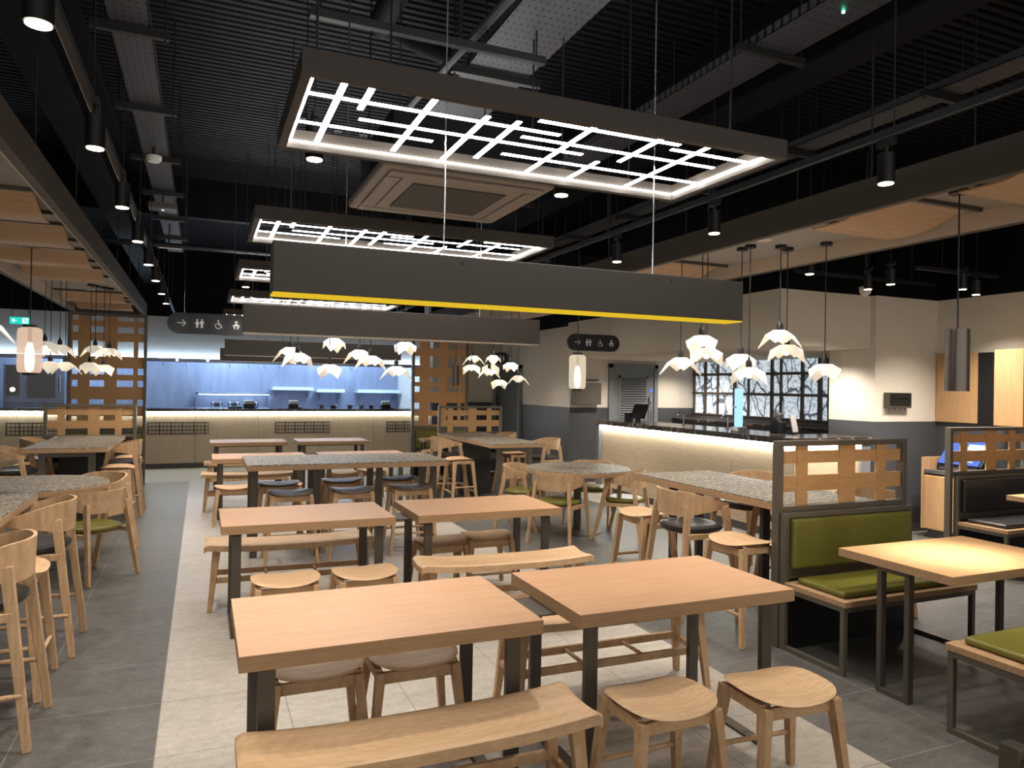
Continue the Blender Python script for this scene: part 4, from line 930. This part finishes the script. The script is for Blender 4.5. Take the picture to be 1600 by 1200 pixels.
# ------------------------------------------------------------------ right wall things
t = thing('electrical_box', 'grey metal electrical box on the wall behind the amber lantern', 'box', (6.19, 11.24, 1.37)); B(-.26, .26, -.13, 0, 0, .38).build('case', 'frame_metal', t, bevel=.004)
MB().tube((.2, -.14, .2), (.2, -.13, .2), .014, n=12).build('lock', 'chrome', t); B(-.26, .26, -.03, 0, .42, .44).build('top_rail', 'black', t)
t = thing('wall_dispenser', 'dark wall mounted dispenser with small hooks on the pier wall', 'dispenser', (7.545, 6.125, 1.45)); B(-.19, .19, -.07, 0, .03, .21).build('case', 'bronze_metal', t, bevel=.004)
B(-.17, .17, -.075, -.07, .06, .2).build('front', 'black', t); B(-.12, .12, -.085, -.075, .15, .165).build('slot', 'tray_metal', t)
m = MB()
for i in range(4): m.tube((-.13 + i * .088, -.03, .03), (-.13 + i * .088, -.03, .0), .004, n=6)
m.build('hooks', 'black', t)
t = thing('wall_cupboard', 'tall wood wall cupboard with an open dark niche at the right', 'cupboard', (8.25, 5.5, 1.317))
B(-.02, 0, .1, .62, 0, .82).build('closed_door', 'cabinet_wood', t, bevel=.002); B(-.012, 0, -.26, .1, 0, .82).build('niche_back', 'black', t)
for z in (.34, .6): B(-.016, -.012, -.26, .1, z, z + .012).build('shelf', 'tray_metal', t)
B(-.25, -.21, -.55, -.24, 0, .83).build('open_door', 'cabinet_wood', t, bevel=.002); B(-.21, -.0, -.28, -.24, 0, .83).build('side_panel', 'cabinet_wood', t)
B(-.012, 0, -1.5, -.6, 0, .82).build('grey_panel', 'appliance_grey', t)
t = thing('kiosk_cabinet', 'wood cabinet with a step at the right wall under the touch screen', 'cabinet', (7.97, 5.56, 0))
B(-.27, .28, -.3, .3, .1, .72).build('carcass', 'cabinet_wood', t); B(-.22, .28, -.28, .28, 0, .1).build('plinth', 'plinth', t); B(-.285, -.27, -.04, .28, .11, .71).build('door', 'cabinet_wood', t, bevel=.002); B(-.285, -.27, -.3, -.055, .11, .6).build('lower_door', 'cabinet_wood', t, bevel=.002)
B(-.28, .28, .3, .325, .1, .92).build('side_panel', 'cabinet_wood', t, bevel=.002); B(-.27, .28, -.3, .3, .74, .78).build('worktop', 'plinth', t)
B(-.2, .28, -.25, .25, .72, .74).build('shadow_gap', 'black', t)
t = thing('touch_screen', 'tilted touch screen showing blue light on the wood cabinet', 'screen', (7.97, 5.56, .78))
m = MB(); m.bar((-.1, 0, .06), (.12, 0, .33), .52, .03, up=(1, 0, 0)); m.build('housing', 'black', t, bevel=.004)
m = MB(); m.bar((-.112, 0, .075), (.1, 0, .335), .47, .006, up=(1, 0, 0)); m.v = [(x - .012, y, z + .006) for x, y, z in m.v]; m.build('display', 'screen_blue', t)
m = MB()
for a, b, w_, o_ in ((.62, .85, .2, -.12), (.2, .3, .3, -.05), (.12, .16, .22, -.05), (.45, .48, .1, .0)):
    m.bar((-.112 + .212 * a, o_, .075 + .26 * a), (-.112 + .212 * b, o_, .075 + .26 * b), w_, .004, up=(1, 0, 0))
m.v = [(x - .016, y, z + .009) for x, y, z in m.v]; m.build('display_content', 'screen_white', t)
B(-.14, .16, -.24, .24, 0, .06).build('foot', 'black', t, bevel=.006); B(-.146, -.14, -.2, .2, .015, .04).build('silver_bar', 'chrome', t)
t = thing('condiment_station', 'dark metal station corner at the lower right edge of the photo', 'station', (1.59, .52, 0))
B(0, .7, -.3, .5, 0, .885).build('body', 'frame_metal', t, bevel=.004); B(.045, .7, -.3, .455, .885, .9).build('worktop', 'dark_panel', t, bevel=.003); B(-.004, .04, .46, .504, .5, .905).build('corner_post', 'frame_metal', t, bevel=.002)

# ------------------------------------------------------------------ ceiling services
def cable_tray(x0, x1, y0, y1, z, label, step=1.25):
    t = thing('cable_tray', label, 'cable tray')
    m = MB(); m.box(x0, x1, y0, y1, z, z + .004); m.box(x0, x0 + .004, y0, y1, z, z + .05); m.box(x1 - .004, x1, y0, y1, z, z + .05); m.build('tray', 'perforated_tray', t)
    yy = y0 + .5
    while yy < y1:
        m = MB(); m.box(x0 - .09, x1 + .09, yy - .02, yy + .02, z - .042, z - .001)
        for x in (x0 - .07, x1 + .07): m.tube((x, yy, z - .06), (x, yy, ZD), .005, n=6)
        m.build('trapeze_hanger', 'black', t); yy += step
cable_tray(-.5, -.29, 1.5, 12, 3.6, 'perforated cable tray at the upper left with a smoke detector under it')
cable_tray(1.45, 1.86, 1.5, 6, 3.6, 'wide perforated cable tray above the largest LED frame', 2.2)
cable_tray(2.82, 3.12, 1.5, 8, 3.6, 'perforated cable tray at the upper right with a green indicator')
cable_tray(4.3, 4.52, 1.5, 9, 3.6, 'perforated cable tray near the right edge over the raft')
def beam(x0, x1, y0, y1, z0, label):
    t = thing('steel_beam', label, 'beam'); m = MB(); xm = (x0 + x1) / 2
    m.box(x0, x1, y0, y1, z0, z0 + .02); m.box(xm - .01, xm + .01, y0, y1, z0 + .02, ZD - .02); m.box(x0, x1, y0, y1, ZD - .02, ZD); m.build('web_and_flanges', 'deck_paint', t)
beam(-1.06, -.82, -1, 17, 3.55, 'dark steel beam in the ceiling at the left'); beam(3.45, 3.75, -1, 17, 3.7, 'dark steel beam in the ceiling at the right')
t = thing('sprinkler_pipe', 'dark pipe crossing the ceiling behind the left track', 'pipe'); MB().tube((-2.4, 9.7, 3.3), (3.4, 9.7, 3.3), .03, n=12).build('pipe', 'tray_metal', t, smooth=True)
m = MB()
for x in (-.2, 1.2, 2.6): m.tube((x, 9.7, 3.33), (x, 9.7, ZD), .005, n=6)
m.build('rods', 'black', t)
t = thing('service_pipes', 'black pipes with a bend above the largest LED frame', 'pipe')
m = MB(); m.tube((.9, 3.2, 3.7), (.9, 4.1, 3.7), .07, n=16); m.tube((.9, 4.1, 3.7), (1.35, 4.3, 3.7), .06, n=16); m.tube((.9, 3.7, 3.7), (.9, 3.7, ZD), .07, n=16); m.build('duct', 'black_paint', t, smooth=True)
m = MB(); m.tube((1.35, 2.6, 3.5), (1.2, 5.2, 3.5), .025, n=10); m.tube((1.28, 3.8, 3.5), (1.28, 3.8, ZD), .012, n=8); m.build('conduit', 'tray_metal', t)
m = MB(); m.box(.45, 1.7, 3.58, 3.62, 3.42, 3.46)
for x in (.5, 1.65): m.tube((x, 3.6, 3.46), (x, 3.6, ZD), .005, n=6)
m.build('bracket', 'black', t)
t = thing('air_conditioner', 'square grey ceiling air conditioner cassette between the LED lights', 'air conditioner', (1.30, 4.08, 2.72))
H = .485
B(-H, H, -H, H, .03, .09).build('panel', 'ac_plastic', t, bevel=.02); B(-.42, .42, -.42, .42, .09, .36).build('casing', 'black_paint', t)
for a in ((-H + .05, H - .05, -H + .05, -H + .13), (-H + .05, H - .05, H - .13, H - .05), (-H + .05, -H + .13, -H + .15, H - .15), (H - .13, H - .05, -H + .15, H - .15)): B(*a, .018, .03).build('louvre_flap', 'ac_plastic', t, bevel=.004)
m = MB(); m.box(-H + .14, H - .14, -H + .14, H - .14, .022, .03); m.build('centre_frame', 'ac_plastic', t); B(-.27, .27, -.27, .27, .016, .022).build('intake_grille', 'ac_dark', t)
m = MB()
for x in (-.38, .38):
    for y in (-.38, .38): m.tube((x, y, .36), (x, y, ZD - 2.72), .005, n=6)
m.build('hanger_rods', 'black', t)
def detector(x, y, label):
    t = thing('smoke_detector', label, 'smoke detector', (x, y, 3.51)); MB().lathe([(.02, -.03), (.045, -.028), (.05, -.012), (.06, -.01), (.062, .02)], 24).build('head', 'white_plastic', t, smooth=True); MB().tube((0, 0, .02), (0, 0, .089), .012, n=8).build('stem', 'black', t)
detector(-.4, 6.75, 'white smoke detector under the left cable tray')
t = thing('emergency_light', 'white oval emergency light under the far left cable tray', 'light', (-.4, 9.9, 3.3)); B(-.14, .14, -.08, .08, 0, .05).build('housing', 'white_plastic', t, bevel=.02); MB().tube((0, 0, .05), (0, 0, .3), .008, n=8).build('stem', 'black', t)
t = thing('junction_box', 'dark square junction box under the left cable tray', 'box', (-.4, 8.3, 3.42)); B(-.13, .13, -.1, .1, 0, .06).build('box', 'bronze_metal', t, bevel=.004); MB().tube((0, 0, .06), (0, 0, .18), .008, n=8).build('stem', 'black', t); MB().tube((0, 0, -.004), (0, 0, 0), .012, n=8).build('led', 'icon_lit', t)
tag(MB().tube((2.98, 2.75, 3.588), (2.98, 2.75, 3.598), .008, n=10).build('indicator_light', 'green_led'), 'tiny green indicator light under the upper right cable tray', 'indicator light')
t = thing('hanging_chain', 'pale chain hanging at the top above the left end of the LED frame', 'chain', (.42, 3.1, 3.0))
m = MB()
for i in range(14): m.tube((0, 0, .3 + i * .05), (.0, 0, .335 + i * .05), .006, n=6)
m.build('links', 'chrome', t); m = MB(); m.tube((0, 0, 0), (0, 0, ZD - 3.0), .003, n=6); m.build('wire', 'black', t)
t = thing('security_camera', 'white dome camera hanging in front of the bar bulkhead', 'camera', (6.55, 5.7, 2.74)); MB().lathe([(.01, -.05), (.045, -.03), (.06, .0), (.065, .05)], 20).build('dome', 'white_plastic', t, smooth=True); MB().tube((0, 0, .05), (0, 0, ZD - 2.74), .012, n=8).build('stem', 'black', t)
bpy.context.view_layer.update()
